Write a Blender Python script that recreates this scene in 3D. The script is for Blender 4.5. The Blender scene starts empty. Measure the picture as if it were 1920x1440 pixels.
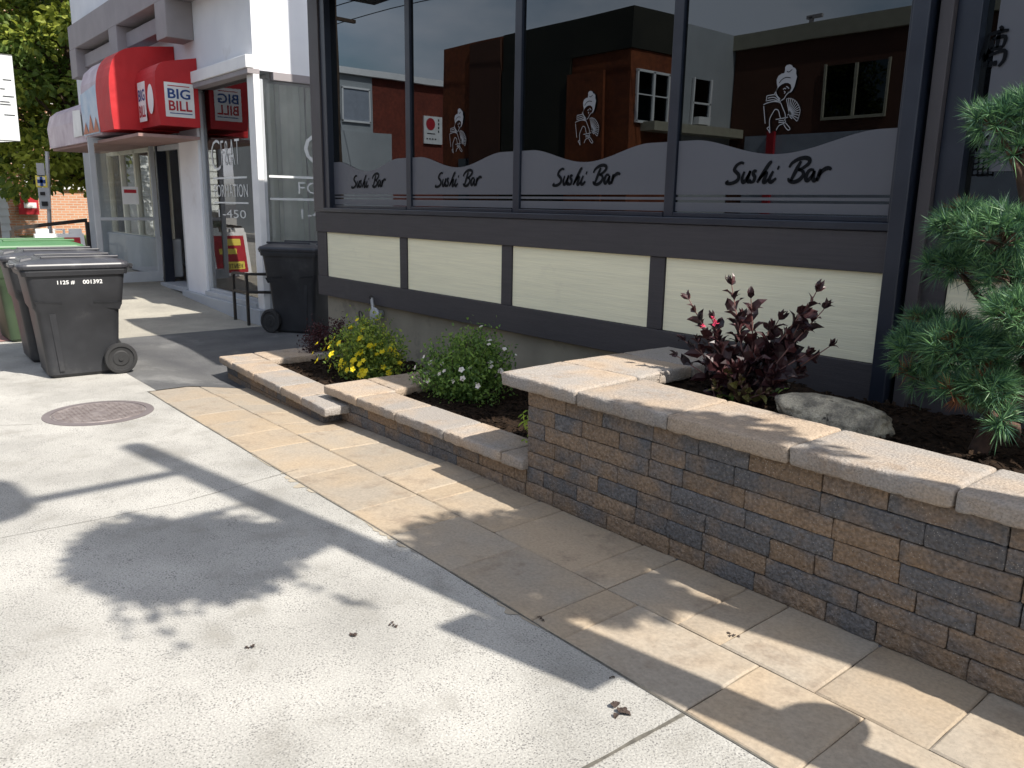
import bpy, bmesh, math, random
from mathutils import Vector, Matrix, noise
random.seed(7)
S = bpy.context.scene
COL = S.collection
PI = math.pi; R = math.radians

# ------------------------------------------------------------------ camera, sky, sun, exposure
F = 1510.8; YAW = -8.68483446e-01; PIT = 2.17756366e-01; ROLL = 1.68263394e-02; EYE = 1.6
fw = Vector((math.sin(YAW)*math.cos(PIT), math.cos(YAW)*math.cos(PIT), -math.sin(PIT)))
rt = fw.cross(Vector((0,0,1))).normalized(); up = rt.cross(fw)
rt, up = math.cos(ROLL)*rt+math.sin(ROLL)*up, -math.sin(ROLL)*rt+math.cos(ROLL)*up
cam = bpy.data.cameras.new('camera'); co = bpy.data.objects.new('camera', cam); COL.objects.link(co)
co.matrix_world = Matrix(((rt.x,up.x,-fw.x,0),(rt.y,up.y,-fw.y,0),(rt.z,up.z,-fw.z,EYE),(0,0,0,1)))
cam.sensor_fit = 'HORIZONTAL'; cam.sensor_width = 36; cam.lens = 36*F/1920; cam.clip_end = 2000; cam.clip_start = .05
S.camera = co
CO = Vector((0,0,EYE))
def ray(x, y): return fw+(x-960)/F*rt-(y-720)/F*up          # survey helpers: sight line -> real point on a known plane
def gz(x, y, z=0): d = ray(x,y); return CO+d*((z-EYE)/d.z)
def py(x, y, Y=4.35): d = ray(x,y); return CO+d*(Y/d.y)
def px(x, y, X): d = ray(x,y); return CO+d*(X/d.x)

SUN_EL, SUN_AZ = R(52), R(14)                                # azimuth from +X towards +Y
sd = Vector((math.cos(SUN_EL)*math.cos(SUN_AZ), math.cos(SUN_EL)*math.sin(SUN_AZ), math.sin(SUN_EL)))
W = bpy.data.worlds.new('World'); S.world = W; W.use_nodes = True
nt = W.node_tree; bg = nt.nodes['Background']
sky = nt.nodes.new('ShaderNodeTexSky'); sky.sky_type = 'NISHITA'; sky.sun_disc = False
sky.sun_elevation = SUN_EL; sky.sun_rotation = R(90)-SUN_AZ; sky.air_density = 1.3; sky.dust_density = 2.0
tc = nt.nodes.new('ShaderNodeTexCoord'); mp = nt.nodes.new('ShaderNodeMapping'); mp.inputs['Scale'].default_value = (1.2,1.2,3.2)
nz = nt.nodes.new('ShaderNodeTexNoise'); nz.inputs['Scale'].default_value = 1.7; nz.inputs['Detail'].default_value = 7; nz.inputs['Roughness'].default_value = .55
rp = nt.nodes.new('ShaderNodeValToRGB'); rp.color_ramp.elements[0].position = .47; rp.color_ramp.elements[1].position = .63
mx = nt.nodes.new('ShaderNodeMix'); mx.data_type = 'RGBA'; mx.inputs['B'].default_value = (6.9,7.1,7.6,1)
nt.links.new(tc.outputs['Generated'], mp.inputs['Vector']); nt.links.new(mp.outputs[0], nz.inputs['Vector'])
nt.links.new(nz.outputs['Fac'], rp.inputs[0]); nt.links.new(rp.outputs[0], mx.inputs['Factor'])
nt.links.new(sky.outputs[0], mx.inputs['A']); nt.links.new(mx.outputs['Result'], bg.inputs['Color'])
bg.inputs['Strength'].default_value = .105
sl = bpy.data.lights.new('sun', 'SUN'); sl.energy = 4.5; sl.angle = R(.53); sl.color = (1,.945,.86)
so = bpy.data.objects.new('sun', sl); COL.objects.link(so); so.rotation_euler = sd.to_track_quat('Z','Y').to_euler(); so.location = (20,5,30)
S.view_settings.view_transform = 'Standard'; S.view_settings.look = 'None'; S.view_settings.exposure = .86; S.view_settings.gamma = 1
S.render.engine = 'CYCLES'; S.cycles.max_bounces = 8; S.cycles.transparent_max_bounces = 12

# ------------------------------------------------------------------ materials
def lin(c): return tuple(((v/255+.055)/1.055)**2.4 if v/255 > .04045 else v/255/12.92 for v in c)
MATS = {}
def M(name, c1, c2=None, rough=.8, ns=4, det=6, lo=.35, hi=.65, bump=0, bs=60, bd=.01, rnd=0, spec=.4, metal=0, stretch=None,
      speck=None, speck_s=180, speck_t=.12, stain=None, trans=0, cell=False, grain=0, gs=190):
    m = bpy.data.materials.new(name); m.use_nodes = True; t = m.node_tree; N = t.nodes; L = t.links
    b = N['Principled BSDF']; b.inputs['Roughness'].default_value = rough; b.inputs['Specular IOR Level'].default_value = spec
    b.inputs['Metallic'].default_value = metal
    tcn = N.new('ShaderNodeTexCoord'); vec = tcn.outputs['Object']
    if stretch:
        mpn = N.new('ShaderNodeMapping'); mpn.inputs['Scale'].default_value = stretch; L.new(vec, mpn.inputs[0]); vec = mpn.outputs[0]
    if cell:
        a0 = N.new('ShaderNodeAttribute'); a0.attribute_name = 'rnd'; vm = N.new('ShaderNodeVectorMath'); vm.operation = 'SCALE'; vm.inputs[0].default_value = (37,53,71); L.new(a0.outputs['Fac'], vm.inputs['Scale'])
        va = N.new('ShaderNodeVectorMath'); va.operation = 'ADD'; L.new(vec, va.inputs[0]); L.new(vm.outputs[0], va.inputs[1]); vec = va.outputs[0]
    c2 = c2 or tuple(v*.85 for v in c1)
    n = N.new('ShaderNodeTexNoise'); n.inputs['Scale'].default_value = ns; n.inputs['Detail'].default_value = det; L.new(vec, n.inputs['Vector'])
    r = N.new('ShaderNodeValToRGB'); r.color_ramp.elements[0].position = lo; r.color_ramp.elements[1].position = hi
    r.color_ramp.elements[0].color = (*c1,1); r.color_ramp.elements[1].color = (*c2,1)
    at = None
    if rnd:
        at = N.new('ShaderNodeAttribute'); at.attribute_name = 'rnd'
        # every stone / leaf gets its own offset in the noise and its own brightness
        ad = N.new('ShaderNodeMath'); ad.operation = 'MULTIPLY_ADD'; L.new(at.outputs['Fac'], ad.inputs[0]); ad.inputs[1].default_value = rnd*1.1; ad.inputs[2].default_value = -rnd*.55
        a2 = N.new('ShaderNodeMath'); a2.operation = 'ADD'; L.new(n.outputs['Fac'], a2.inputs[0]); L.new(ad.outputs[0], a2.inputs[1]); L.new(a2.outputs[0], r.inputs[0])
    else: L.new(n.outputs['Fac'], r.inputs[0])
    col = r.outputs[0]
    if rnd:
        h = N.new('ShaderNodeHueSaturation'); L.new(col, h.inputs['Color'])
        v = N.new('ShaderNodeMath'); v.operation = 'FRACT'; mu = N.new('ShaderNodeMath'); mu.operation = 'MULTIPLY'; mu.inputs[1].default_value = 7.31
        L.new(at.outputs['Fac'], mu.inputs[0]); L.new(mu.outputs[0], v.inputs[0])
        ma = N.new('ShaderNodeMath'); ma.operation = 'MULTIPLY_ADD'; ma.inputs[1].default_value = .5*min(rnd,1); ma.inputs[2].default_value = 1-.25*min(rnd,1)
        L.new(v.outputs[0], ma.inputs[0]); L.new(ma.outputs[0], h.inputs['Value']); col = h.outputs[0]
    if speck:
        vo = N.new('ShaderNodeTexVoronoi'); vo.inputs['Scale'].default_value = speck_s; L.new(vec, vo.inputs['Vector'])
        n3 = N.new('ShaderNodeTexNoise'); n3.inputs['Scale'].default_value = 9; n3.inputs['Detail'].default_value = 4; L.new(vec, n3.inputs['Vector'])
        mm = N.new('ShaderNodeMath'); mm.operation = 'MULTIPLY'; mm.inputs[1].default_value = speck_t*2; L.new(n3.outputs['Fac'], mm.inputs[0])
        lt = N.new('ShaderNodeMath'); lt.operation = 'LESS_THAN'; L.new(vo.outputs['Distance'], lt.inputs[0]); L.new(mm.outputs[0], lt.inputs[1])
        x = N.new('ShaderNodeMix'); x.data_type = 'RGBA'; x.inputs['B'].default_value = (*speck,1); L.new(col, x.inputs['A'])
        sc = N.new('ShaderNodeMath'); sc.operation = 'MULTIPLY'; sc.inputs[1].default_value = .75
        L.new(lt.outputs[0], sc.inputs[0]); L.new(sc.outputs[0], x.inputs['Factor']); col = x.outputs['Result']
    if stain:
        sc_, ss, a, bb = stain
        n4 = N.new('ShaderNodeTexNoise'); n4.inputs['Scale'].default_value = ss; n4.inputs['Detail'].default_value = 8; n4.inputs['Roughness'].default_value = .65; L.new(tcn.outputs['Object'], n4.inputs['Vector'])
        r4 = N.new('ShaderNodeValToRGB'); r4.color_ramp.elements[0].position = a; r4.color_ramp.elements[1].position = bb; L.new(n4.outputs['Fac'], r4.inputs[0])
        x = N.new('ShaderNodeMix'); x.data_type = 'RGBA'; x.inputs['B'].default_value = (*sc_,1); L.new(col, x.inputs['A']); L.new(r4.outputs[0], x.inputs['Factor']); col = x.outputs['Result']
    if grain:
        n5 = N.new('ShaderNodeTexNoise'); n5.inputs['Scale'].default_value = gs; n5.inputs['Detail'].default_value = 3; L.new(vec, n5.inputs['Vector'])
        m5 = N.new('ShaderNodeMapRange'); m5.inputs['From Min'].default_value = .3; m5.inputs['From Max'].default_value = .7; m5.inputs['To Min'].default_value = 1-grain; m5.inputs['To Max'].default_value = 1+grain; L.new(n5.outputs['Fac'], m5.inputs['Value'])
        x5 = N.new('ShaderNodeVectorMath'); x5.operation = 'SCALE'; L.new(col, x5.inputs[0]); L.new(m5.outputs[0], x5.inputs['Scale']); col = x5.outputs[0]
    L.new(col, b.inputs['Base Color'])
    if bump:
        n2 = N.new('ShaderNodeTexNoise'); n2.inputs['Scale'].default_value = bs; n2.inputs['Detail'].default_value = 5; L.new(vec, n2.inputs['Vector'])
        bp = N.new('ShaderNodeBump'); bp.inputs['Strength'].default_value = bump; bp.inputs['Distance'].default_value = bd
        L.new(n2.outputs['Fac'], bp.inputs['Height']); L.new(bp.outputs[0], b.inputs['Normal'])
    if trans:
        tr = N.new('ShaderNodeBsdfTranslucent'); L.new(col, tr.inputs['Color']); ms = N.new('ShaderNodeMixShader'); ms.inputs[0].default_value = trans
        L.new(b.outputs[0], ms.inputs[1]); L.new(tr.outputs[0], ms.inputs[2]); L.new(ms.outputs[0], N['Material Output'].inputs['Surface'])
    MATS[name] = m; return m
def glass(name, tint, thr, ior=1.5, wav=.0):
    m = bpy.data.materials.new(name); m.use_nodes = True; t = m.node_tree; N = t.nodes; L = t.links
    N.remove(N['Principled BSDF'])
    tr = N.new('ShaderNodeBsdfTransparent'); tr.inputs[0].default_value = (*tint,1)
    g = N.new('ShaderNodeBsdfGlossy'); g.inputs['Roughness'].default_value = .0; g.inputs['Color'].default_value = (.80,.90,1,1) if 'dark' in name else (1,1,1,1)
    fr = N.new('ShaderNodeFresnel'); fr.inputs[0].default_value = ior
    ml = N.new('ShaderNodeMath'); ml.operation = 'MULTIPLY'; ml.inputs[1].default_value = thr; ml.use_clamp = True
    ms = N.new('ShaderNodeMixShader'); L.new(fr.outputs[0], ml.inputs[0]); L.new(ml.outputs[0], ms.inputs[0])
    L.new(tr.outputs[0], ms.inputs[1]); L.new(g.outputs[0], ms.inputs[2]); L.new(ms.outputs[0], N['Material Output'].inputs['Surface'])
    if wav:
        n2 = N.new('ShaderNodeTexNoise'); n2.inputs['Scale'].default_value = 1.3; n2.inputs['Detail'].default_value = 0
        tcn = N.new('ShaderNodeTexCoord'); L.new(tcn.outputs['Object'], n2.inputs['Vector'])
        bp = N.new('ShaderNodeBump'); bp.inputs['Strength'].default_value = wav; bp.inputs['Distance'].default_value = .01
        L.new(n2.outputs['Fac'], bp.inputs['Height']); L.new(bp.outputs[0], g.inputs['Normal'])
    MATS[name] = m; return m

M('concrete', (.385,.374,.345), (.265,.258,.238), rough=.95, ns=1.7, det=15, lo=.32, hi=.70, bump=.8, bs=120, bd=.005, speck=(.13,.125,.12), speck_s=105, speck_t=.27, stain=((.245,.235,.21),3.4,.54,.76), spec=.15, grain=.21, gs=130)
M('apron_concrete', (.33,.31,.26), (.25,.235,.20), rough=.9, ns=2, det=9, bump=.5, bs=90, bd=.004, speck=(.13,.12,.11), speck_s=80, speck_t=.25, grain=.2, gs=90)
M('asphalt', (.055,.056,.06), (.10,.10,.10), rough=.9, ns=1.6, det=10, bump=.6, bs=150, bd=.004, speck=(.2,.2,.2), speck_s=110, speck_t=.13, stain=((.17,.17,.165),1.3,.56,.72), grain=.2, gs=120)
M('road', (.06,.06,.062), (.085,.085,.085), rough=.9, ns=3, bump=.4, bs=120, bd=.004)
M('sand', (.10,.085,.065), (.06,.05,.04), rough=1, ns=30)
M('joint_dirt', (.13,.12,.10), (.07,.065,.055), rough=1, ns=25)
M('dirt_film', (.29,.25,.19), (.33,.29,.23), rough=1, ns=9)
M('paver', (.325,.258,.183), (.285,.248,.20), rough=.88, ns=2.4, det=11, lo=.34, hi=.66, bump=.8, bs=9, bd=.012, rnd=.26, stain=((.20,.155,.115),5.5,.55,.76), speck=(.17,.14,.11), speck_s=130, speck_t=.13, spec=.2, cell=True, grain=.12, gs=70)
M('wall_stone', (.232,.166,.114), (.132,.126,.125), rough=.95, ns=6, det=10, lo=.36, hi=.64, bump=1, bs=50, bd=.02, rnd=.36, speck=(.38,.35,.31), speck_s=90, speck_t=.14, stain=((.10,.072,.055),8,.60,.74), spec=.15, cell=True, grain=.3, gs=75)
M('coping_stone', (.36,.285,.215), (.29,.265,.24), rough=.95, ns=3.4, det=11, lo=.36, hi=.64, bump=1, bs=85, bd=.007, rnd=.3, speck=(.20,.16,.13), speck_s=110, speck_t=.2, stain=((.24,.18,.13),4,.56,.74), spec=.15, cell=True, grain=.22, gs=110)
M('mulch', (.016,.011,.008), (.035,.022,.014), rough=1, ns=45, lo=.4, hi=.7, bump=1, bs=60, bd=.02, rnd=.5, spec=.1)
M('trim_board', (.043,.039,.043), (.053,.048,.052), rough=.6, ns=3, det=9, bump=.5, bs=22, bd=.004, stretch=(1,4,20), stain=((.066,.062,.063),2.2,.6,.8))
M('dark_metal', (.009,.013,.024), (.016,.021,.034), rough=.38, spec=.5)
M('grey_metal', (.062,.056,.060), rough=.5)
M('cream_board', (.88,.83,.60), (.80,.755,.55), rough=.6, ns=3, det=10, bump=.5, bs=11, bd=.005, stretch=(.6,3,15), stain=((.68,.63,.48),2.6,.62,.85))
M('foundation', (.32,.28,.21), (.24,.21,.16), rough=.95, ns=2.5, det=8, bump=.4, bs=50, bd=.006, stain=((.17,.15,.12),3,.55,.7))
M('film', (.086,.090,.106), (.094,.098,.114), rough=.5, ns=2, spec=.5)
M('film_line', (.21,.22,.24), rough=.5)
M('film_black', (.004,.005,.007), rough=.6, spec=.1)
M('white_stucco', (.70,.71,.73), (.62,.63,.66), rough=.85, ns=1.6, bump=.3, bs=90, bd=.003, stain=((.50,.48,.48),1.2,.58,.78))
M('white_paint', (.74,.74,.73), (.68,.68,.68), rough=.5, ns=5)
M('fascia_grey', (.29,.265,.27), (.25,.23,.235), rough=.85, ns=2.5, bump=.3, bs=60, bd=.004)
M('sill_grey', (.40,.42,.44), (.36,.38,.40), rough=.7)
M('cream_frame', (.66,.64,.53), rough=.5)
M('blind', (.84,.88,.84), (.70,.76,.72), rough=.7, rnd=.9, trans=.25)
M('interior_dark', (.03,.03,.032), rough=.9)
M('awning_red', (.60,.03,.035), (.50,.025,.03), rough=.6, ns=2.5, det=8, trans=.2, bump=.4, bs=6, bd=.03)
M('awning_maroon', (.30,.03,.045), rough=.6)
M('awning_print', (.36,.28,.34), (.52,.45,.50), rough=.5, ns=3)
M('awning_under', (.30,.19,.17), rough=.8)
M('print_white', (.75,.75,.74), rough=.5)
M('print_blue', (.02,.06,.22), rough=.5)
M('print_red', (.40,.02,.03), rough=.5)
M('print_sky', (.30,.42,.55), (.45,.52,.60), rough=.5, ns=6)
M('print_orange', (.42,.12,.05), rough=.5)
M('print_yellow', (.75,.62,.10), rough=.5)
M('print_green', (.12,.35,.10), rough=.5)
M('print_black', (.015,.015,.018), rough=.5)
M('decal_white', (.66,.68,.68), rough=.5)
M('bin_black', (.018,.019,.022), (.028,.029,.033), rough=.5, ns=5, det=10, bump=.25, bs=200, bd=.001, stain=((.055,.055,.055),5,.58,.8))
M('bin_lid', (.030,.031,.037), (.045,.046,.054), rough=.36, ns=7, stain=((.10,.10,.10),7,.6,.78))
M('bin_green', (.050,.13,.055), (.06,.15,.065), rough=.45, ns=7)
M('bin_darkgreen', (.04,.065,.035), (.05,.075,.04), rough=.5, ns=7)
M('rubber', (.02,.02,.021), (.03,.03,.03), rough=.7)
M('black_iron', (.02,.019,.018), (.05,.03,.02), rough=.6, ns=20, lo=.5, hi=.75)
M('cast_iron', (.15,.125,.12), (.24,.21,.20), rough=.6, ns=14, metal=.3, bump=.4, bs=80)
M('cast_rim', (.14,.12,.12), rough=.7)
M('galvanised', (.42,.43,.44), (.34,.35,.36), rough=.5, metal=.3)
M('brick', (.42,.20,.125), (.50,.25,.155), rough=.9, ns=8)
M('brick_patch', (.27,.14,.12), (.2,.11,.1), rough=.9, ns=14)
M('siding', (.70,.72,.72), rough=.6, ns=3)
M('grass', (.05,.10,.025), (.08,.13,.035), rough=.9, ns=30)
M('bark', (.09,.06,.04), (.05,.035,.025), rough=.95, ns=12, bump=.8, bs=40, stretch=(1,1,.3))
M('pine_bark', (.10,.055,.038), (.045,.028,.02), rough=.95, ns=18, bump=1, bs=30)
M('tree_leaf', (.30,.34,.05), (.10,.16,.03), rough=.6, ns=.8, lo=.4, hi=.6, rnd=.5, trans=.45)
M('needle', (.13,.26,.10), (.04,.105,.065), rough=.5, ns=4, rnd=.9, trans=.15)
M('needle_brown', (.24,.09,.035), rough=.7, rnd=.5)
M('purple_leaf', (.060,.020,.022), (.022,.010,.013), rough=.42, ns=6, rnd=.8, trans=.18, spec=.5)
M('olive_leaf', (.16,.15,.04), (.09,.06,.03), rough=.5, ns=6, rnd=.8, trans=.25)
M('barberry_leaf', (.07,.018,.022), (.035,.012,.015), rough=.5, rnd=.8, trans=.2)
M('bush_leaf', (.20,.32,.06), (.09,.17,.04), rough=.55, ns=8, rnd=.8, trans=.35)
M('potentilla_leaf', (.32,.40,.06), (.12,.20,.04), rough=.55, ns=8, rnd=.8, trans=.35)
M('lime_leaf', (.34,.44,.04), (.22,.34,.03), rough=.5, rnd=.5, trans=.4)
M('yellow_petal', (.80,.66,.02), (.7,.55,.01), rough=.6, rnd=.3, trans=.2)
M('white_petal', (.78,.76,.68), (.7,.6,.55), rough=.6, rnd=.3, trans=.2)
M('pink_petal', (.75,.06,.14), rough=.6, trans=.2)
M('twig', (.05,.035,.028), rough=.9)
M('stem_pink', (.20,.10,.085), rough=.7)
M('rock', (.52,.45,.33), (.20,.175,.135), rough=.9, ns=15, det=14, lo=.36, hi=.64, bump=1, bs=40, bd=.02, stain=((.04,.035,.028),24,.60,.67), grain=.25, gs=150)
M('lamp_metal', (.03,.035,.03), rough=.5)
M('flower_mix', (.10,.16,.04), (.35,.08,.12), rough=.6, ns=6, rnd=.8, trans=.2)
M('red_wall', (.17,.038,.022), (.13,.03,.018), rough=.9, ns=1.3, det=10, grain=.25, gs=8)
M('orange_wall', (.20,.055,.017), (.14,.036,.013), rough=.9, ns=1.3, det=10, grain=.25, gs=8)
M('brown_wall', (.085,.035,.02), (.07,.03,.018), rough=.9, ns=1)
M('dark_cladding', (.018,.018,.012), (.03,.028,.018), rough=.8, ns=.8)
M('grey_wall', (.34,.36,.37), (.30,.32,.33), rough=.9, ns=1)
M('cornice_cream', (.34,.32,.24), rough=.8)
M('shop_front', (.28,.31,.36), rough=.6)
M('curb', (.42,.41,.39), rough=.9, ns=6)
M('carpaint', (.10,.11,.13), rough=.2, spec=.8)
M('banner', (.80,.82,.82), (.76,.79,.80), rough=.6, trans=.3)
M('wood_slat', (.28,.12,.06), (.20,.08,.04), rough=.6, stretch=(1,1,12))
M('cloth_red', (.5,.03,.03), rough=.9); M('cloth_blue', (.03,.06,.30), rough=.9); M('cloth_grey', (.30,.32,.30), rough=.9); M('cloth_yellow', (.5,.45,.08), rough=.9)
glass('dark_glass', (.012,.014,.018), 1.45, 1.55, .07)
glass('clear_glass', (.98,.985,.985), 1.6, 1.5, .1)
glass('door_glass', (.95,.97,.96), 1.2, 1.5, .0)

# ------------------------------------------------------------------ mesh helpers
WL = {}                                                       # where each parent stands in the world
def wl(o): return WL.get(o.name, Vector((0,0,0))) if o else Vector((0,0,0))
def tag(o, label=None, cat=None, group=None, kind=None):
    if label: o['label'] = label
    if cat: o['category'] = cat
    if group: o['group'] = group
    if kind: o['kind'] = kind
    return o
def thing(name, loc, label, cat, group=None, rotz=0):
    o = bpy.data.objects.new(name, None); COL.objects.link(o); o.location = loc; o.rotation_euler = (0,0,rotz); o.empty_display_size = .1
    WL[o.name] = Vector(loc); return tag(o, label, cat, group)
class MB:
    def __init__(s): s.v = []; s.f = []; s.r = []
    def add(s, vs, fs, r=None):
        n = len(s.v); s.v += [tuple(p) for p in vs]; r = random.random() if r is None else r
        for f in fs: s.f.append(tuple(i+n for i in f)); s.r.append(r)
        return s
    def box(s, x0, x1, y0, y1, z0, z1, r=None):
        return s.add([(x0,y0,z0),(x1,y0,z0),(x1,y1,z0),(x0,y1,z0),(x0,y0,z1),(x1,y0,z1),(x1,y1,z1),(x0,y1,z1)],
                     [(0,3,2,1),(4,5,6,7),(0,1,5,4),(1,2,6,5),(2,3,7,6),(3,0,4,7)], r)
    def hexa(s, b, t, r=None):                                # bottom ring, top ring (n points each)
        n = len(b); fs = [tuple(range(n-1,-1,-1)), tuple(range(n,2*n))]+[(i,(i+1)%n,n+(i+1)%n,n+i) for i in range(n)]
        return s.add(list(b)+list(t), fs, r)
    def prism(s, poly, vec, r=None):
        v = Vector(vec); return s.hexa([Vector(p) for p in poly], [Vector(p)+v for p in poly], r)
    def tube(s, pts, rad, n=8, r=None, cap=True):
        pts = [Vector(p) for p in pts]; rs = rad if isinstance(rad, (list,tuple)) else [rad]*len(pts)
        vs = []; prev = None
        for i, p in enumerate(pts):
            d = (pts[min(i+1,len(pts)-1)]-pts[max(i-1,0)]).normalized()
            a = d.orthogonal().normalized() if prev is None else (prev-d*prev.dot(d)).normalized()
            prev = a; b = d.cross(a)
            for k in range(n): th = 2*PI*k/n; vs.append(p+(a*math.cos(th)+b*math.sin(th))*rs[i])
        fs = [(i*n+k, i*n+(k+1)%n, (i+1)*n+(k+1)%n, (i+1)*n+k) for i in range(len(pts)-1) for k in range(n)]
        if cap: fs += [tuple(range(n-1,-1,-1)), tuple(range((len(pts)-1)*n, len(pts)*n))]
        return s.add(vs, fs, r)
    def lathe(s, c, prof, n=24, axis='z', r=None):
        c = Vector(c); vs = []
        for (rr, h) in prof:
            for k in range(n):
                th = 2*PI*k/n; a, b = rr*math.cos(th), rr*math.sin(th)
                vs.append(c+Vector((a,b,h) if axis == 'z' else (h,a,b) if axis == 'x' else (a,h,b)))
        m = len(prof); fs = [(i*n+k, i*n+(k+1)%n, (i+1)*n+(k+1)%n, (i+1)*n+k) for i in range(m-1) for k in range(n)]
        fs += [tuple(range(n-1,-1,-1)), tuple(range((m-1)*n, m*n))]
        return s.add(vs, fs, r)
    def leaf(s, p, d, nrm, ln, w, curl=.15, r=None, tip=1.0):
        d = Vector(d).normalized(); sd_ = d.cross(Vector(nrm));
        if sd_.length < 1e-4: sd_ = d.orthogonal()
        sd_.normalize(); n = sd_.cross(d).normalized(); p = Vector(p)
        q = [p, p+d*ln*.35+n*ln*curl*.5, p+d*ln*.7+n*ln*curl*.35, p+d*ln-n*ln*curl*.6*tip]
        f1 = n*(w*.18)
        vs = [q[0], q[1]+sd_*w*.5+f1, q[1], q[1]-sd_*w*.5+f1, q[2]+sd_*w*.38+f1, q[2], q[2]-sd_*w*.38+f1, q[3]]
        return s.add(vs, [(0,2,1),(0,3,2),(1,2,5,4),(2,3,6,5),(4,5,7),(5,6,7)], r)
    def build(s, name, mat, parent=None, bevel=0, seg=2, smooth=False, origin=None, local=False):
        me = bpy.data.meshes.new(name)
        if parent is None and origin is None and s.v and not local:
            xs, ys, zs = zip(*s.v); origin = ((min(xs)+max(xs))/2, (min(ys)+max(ys))/2, min(zs))
        off = Vector((0,0,0)) if local else (wl(parent) if parent else Vector(origin or (0,0,0)))
        me.from_pydata([Vector(p)-off for p in s.v], [], s.f); me.update()
        a = me.attributes.new('rnd', 'FLOAT', 'FACE'); a.data.foreach_set('value', s.r)
        if bevel:
            bm = bmesh.new(); bm.from_mesh(me); bmesh.ops.recalc_face_normals(bm, faces=bm.faces)
            bmesh.ops.bevel(bm, geom=[e for e in bm.edges if len(e.link_faces) == 2 and e.calc_face_angle(0) > .5], offset=bevel, segments=seg, affect='EDGES', profile=.5, clamp_overlap=True)
            bm.to_mesh(me); bm.free()
        me.materials.append(MATS[mat])
        if smooth: me.shade_smooth() if hasattr(me,'shade_smooth') else None
        o = bpy.data.objects.new(name, me); COL.objects.link(o)
        if parent: o.parent = parent; WL[o.name] = Vector(wl(parent))
        else: o.location = off; WL[o.name] = Vector(off)
        return o
def kids(o): return [c for c in o.children]
def dup(o, parent=None, loc=None, rotz=None, label=None):
    c = o.copy(); COL.objects.link(c)
    if parent: c.parent = parent
    if loc is not None: c.location = loc
    if rotz is not None: c.rotation_euler = (0,0,rotz)
    if label: c['label'] = label
    for k in list(o.children): dup(k, c)
    return c
def text_mesh(body, size, bold=0.0, shear=0.0, sx=1.0):
    """2D outline mesh of a word, left-bottom at the origin: returns verts (x,y), faces, width"""
    cu = bpy.data.curves.new('lettering', 'FONT'); cu.body = body; cu.size = size; cu.offset = bold; cu.shear = shear; cu.resolution_u = 3
    o = bpy.data.objects.new('lettering', cu); COL.objects.link(o)
    bpy.context.view_layer.update(); dg = bpy.context.evaluated_depsgraph_get()
    me = o.evaluated_get(dg).to_mesh(); vs = [(v.co.x*sx, v.co.y) for v in me.vertices]; fs = [tuple(p.vertices) for p in me.polygons]
    bpy.data.objects.remove(o)
    x0 = min(v[0] for v in vs); x1 = max(v[0] for v in vs); y0 = min(v[1] for v in vs); y1 = max(v[1] for v in vs)
    return [(x-x0, y-y0) for x, y in vs], fs, x1-x0, y1-y0
def put2d(mb, vs, fs, o, ux, uy):                             # lay a flat 2D mesh on a plane
    o, ux, uy = Vector(o), Vector(ux), Vector(uy); mb.add([o+ux*x+uy*y for x, y in vs], fs, .5)
def word(mb, body, o, ux, uy, w, h, bold=0.0, shear=0.0, mirror=False):
    vs, fs, tw, th = text_mesh(body, 1, bold, shear)
    put2d(mb, [((x/tw*w), y/th*h) for x, y in vs], fs, o, ux, uy)
def ribbon(mb, pts, w, o, ux, uy, taper=False):               # 2D pen stroke
    pts = [Vector((p[0],p[1])) for p in pts]; L_ = []; Rr = []; n = len(pts)
    for i, p in enumerate(pts):
        d = (pts[min(i+1,n-1)]-pts[max(i-1,0)]); d = d.normalized() if d.length > 0 else Vector((1,0)); q = Vector((-d.y,d.x))
        ww = w*(.55+.45*math.sin(PI*(i+.5)/n)) if taper else w
        L_.append(p+q*ww/2); Rr.append(p-q*ww/2)
    o, ux, uy = Vector(o), Vector(ux), Vector(uy)
    vs = [o+ux*a.x+uy*a.y for a in L_+Rr]; mb.add(vs, [(i,i+1,n+i+1,n+i) for i in range(n-1)], .5)
def smooth_line(pts, k=5):
    out = []; P = [Vector((*p,)) for p in pts]; n = len(P)
    for i in range(n-1):
        p0, p1, p2, p3 = P[max(i-1,0)], P[i], P[i+1], P[min(i+2,n-1)]
        for j in range(k):
            t = j/k; out.append(.5*((2*p1)+(p2-p0)*t+(2*p0-5*p1+4*p2-p3)*t*t+(3*p1-p0-3*p2+p3)*t**3))
    out.append(P[-1]); return out
def fan2d(mb, pts, o, ux, uy):
    o, ux, uy = Vector(o), Vector(ux), Vector(uy); mb.add([o+ux*p[0]+uy*p[1] for p in pts], [tuple(range(len(pts)))], .5)
def disc2d(mb, c, r, o, ux, uy, n=20, ry=None): fan2d(mb, [(c[0]+r*math.cos(2*PI*k/n), c[1]+(ry or r)*math.sin(2*PI*k/n)) for k in range(n)], o, ux, uy)
def rect2d(mb, x0, x1, y0, y1, o, ux, uy): fan2d(mb, [(x0,y0),(x1,y0),(x1,y1),(x0,y1)], o, ux, uy)
def clamp(v, a=0, b=1): return max(a, min(b, v))
def G(X, Y):                                                  # height of the pavement: rises gently to the left shops, dips along the low planter
    z = min(.055*max(0,-11-X), .40)
    z += -.10*clamp((-4-X)/3.5)*clamp((X+9)/1.2)*clamp(1-abs(Y-2.8)/.5)
    return z
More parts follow.
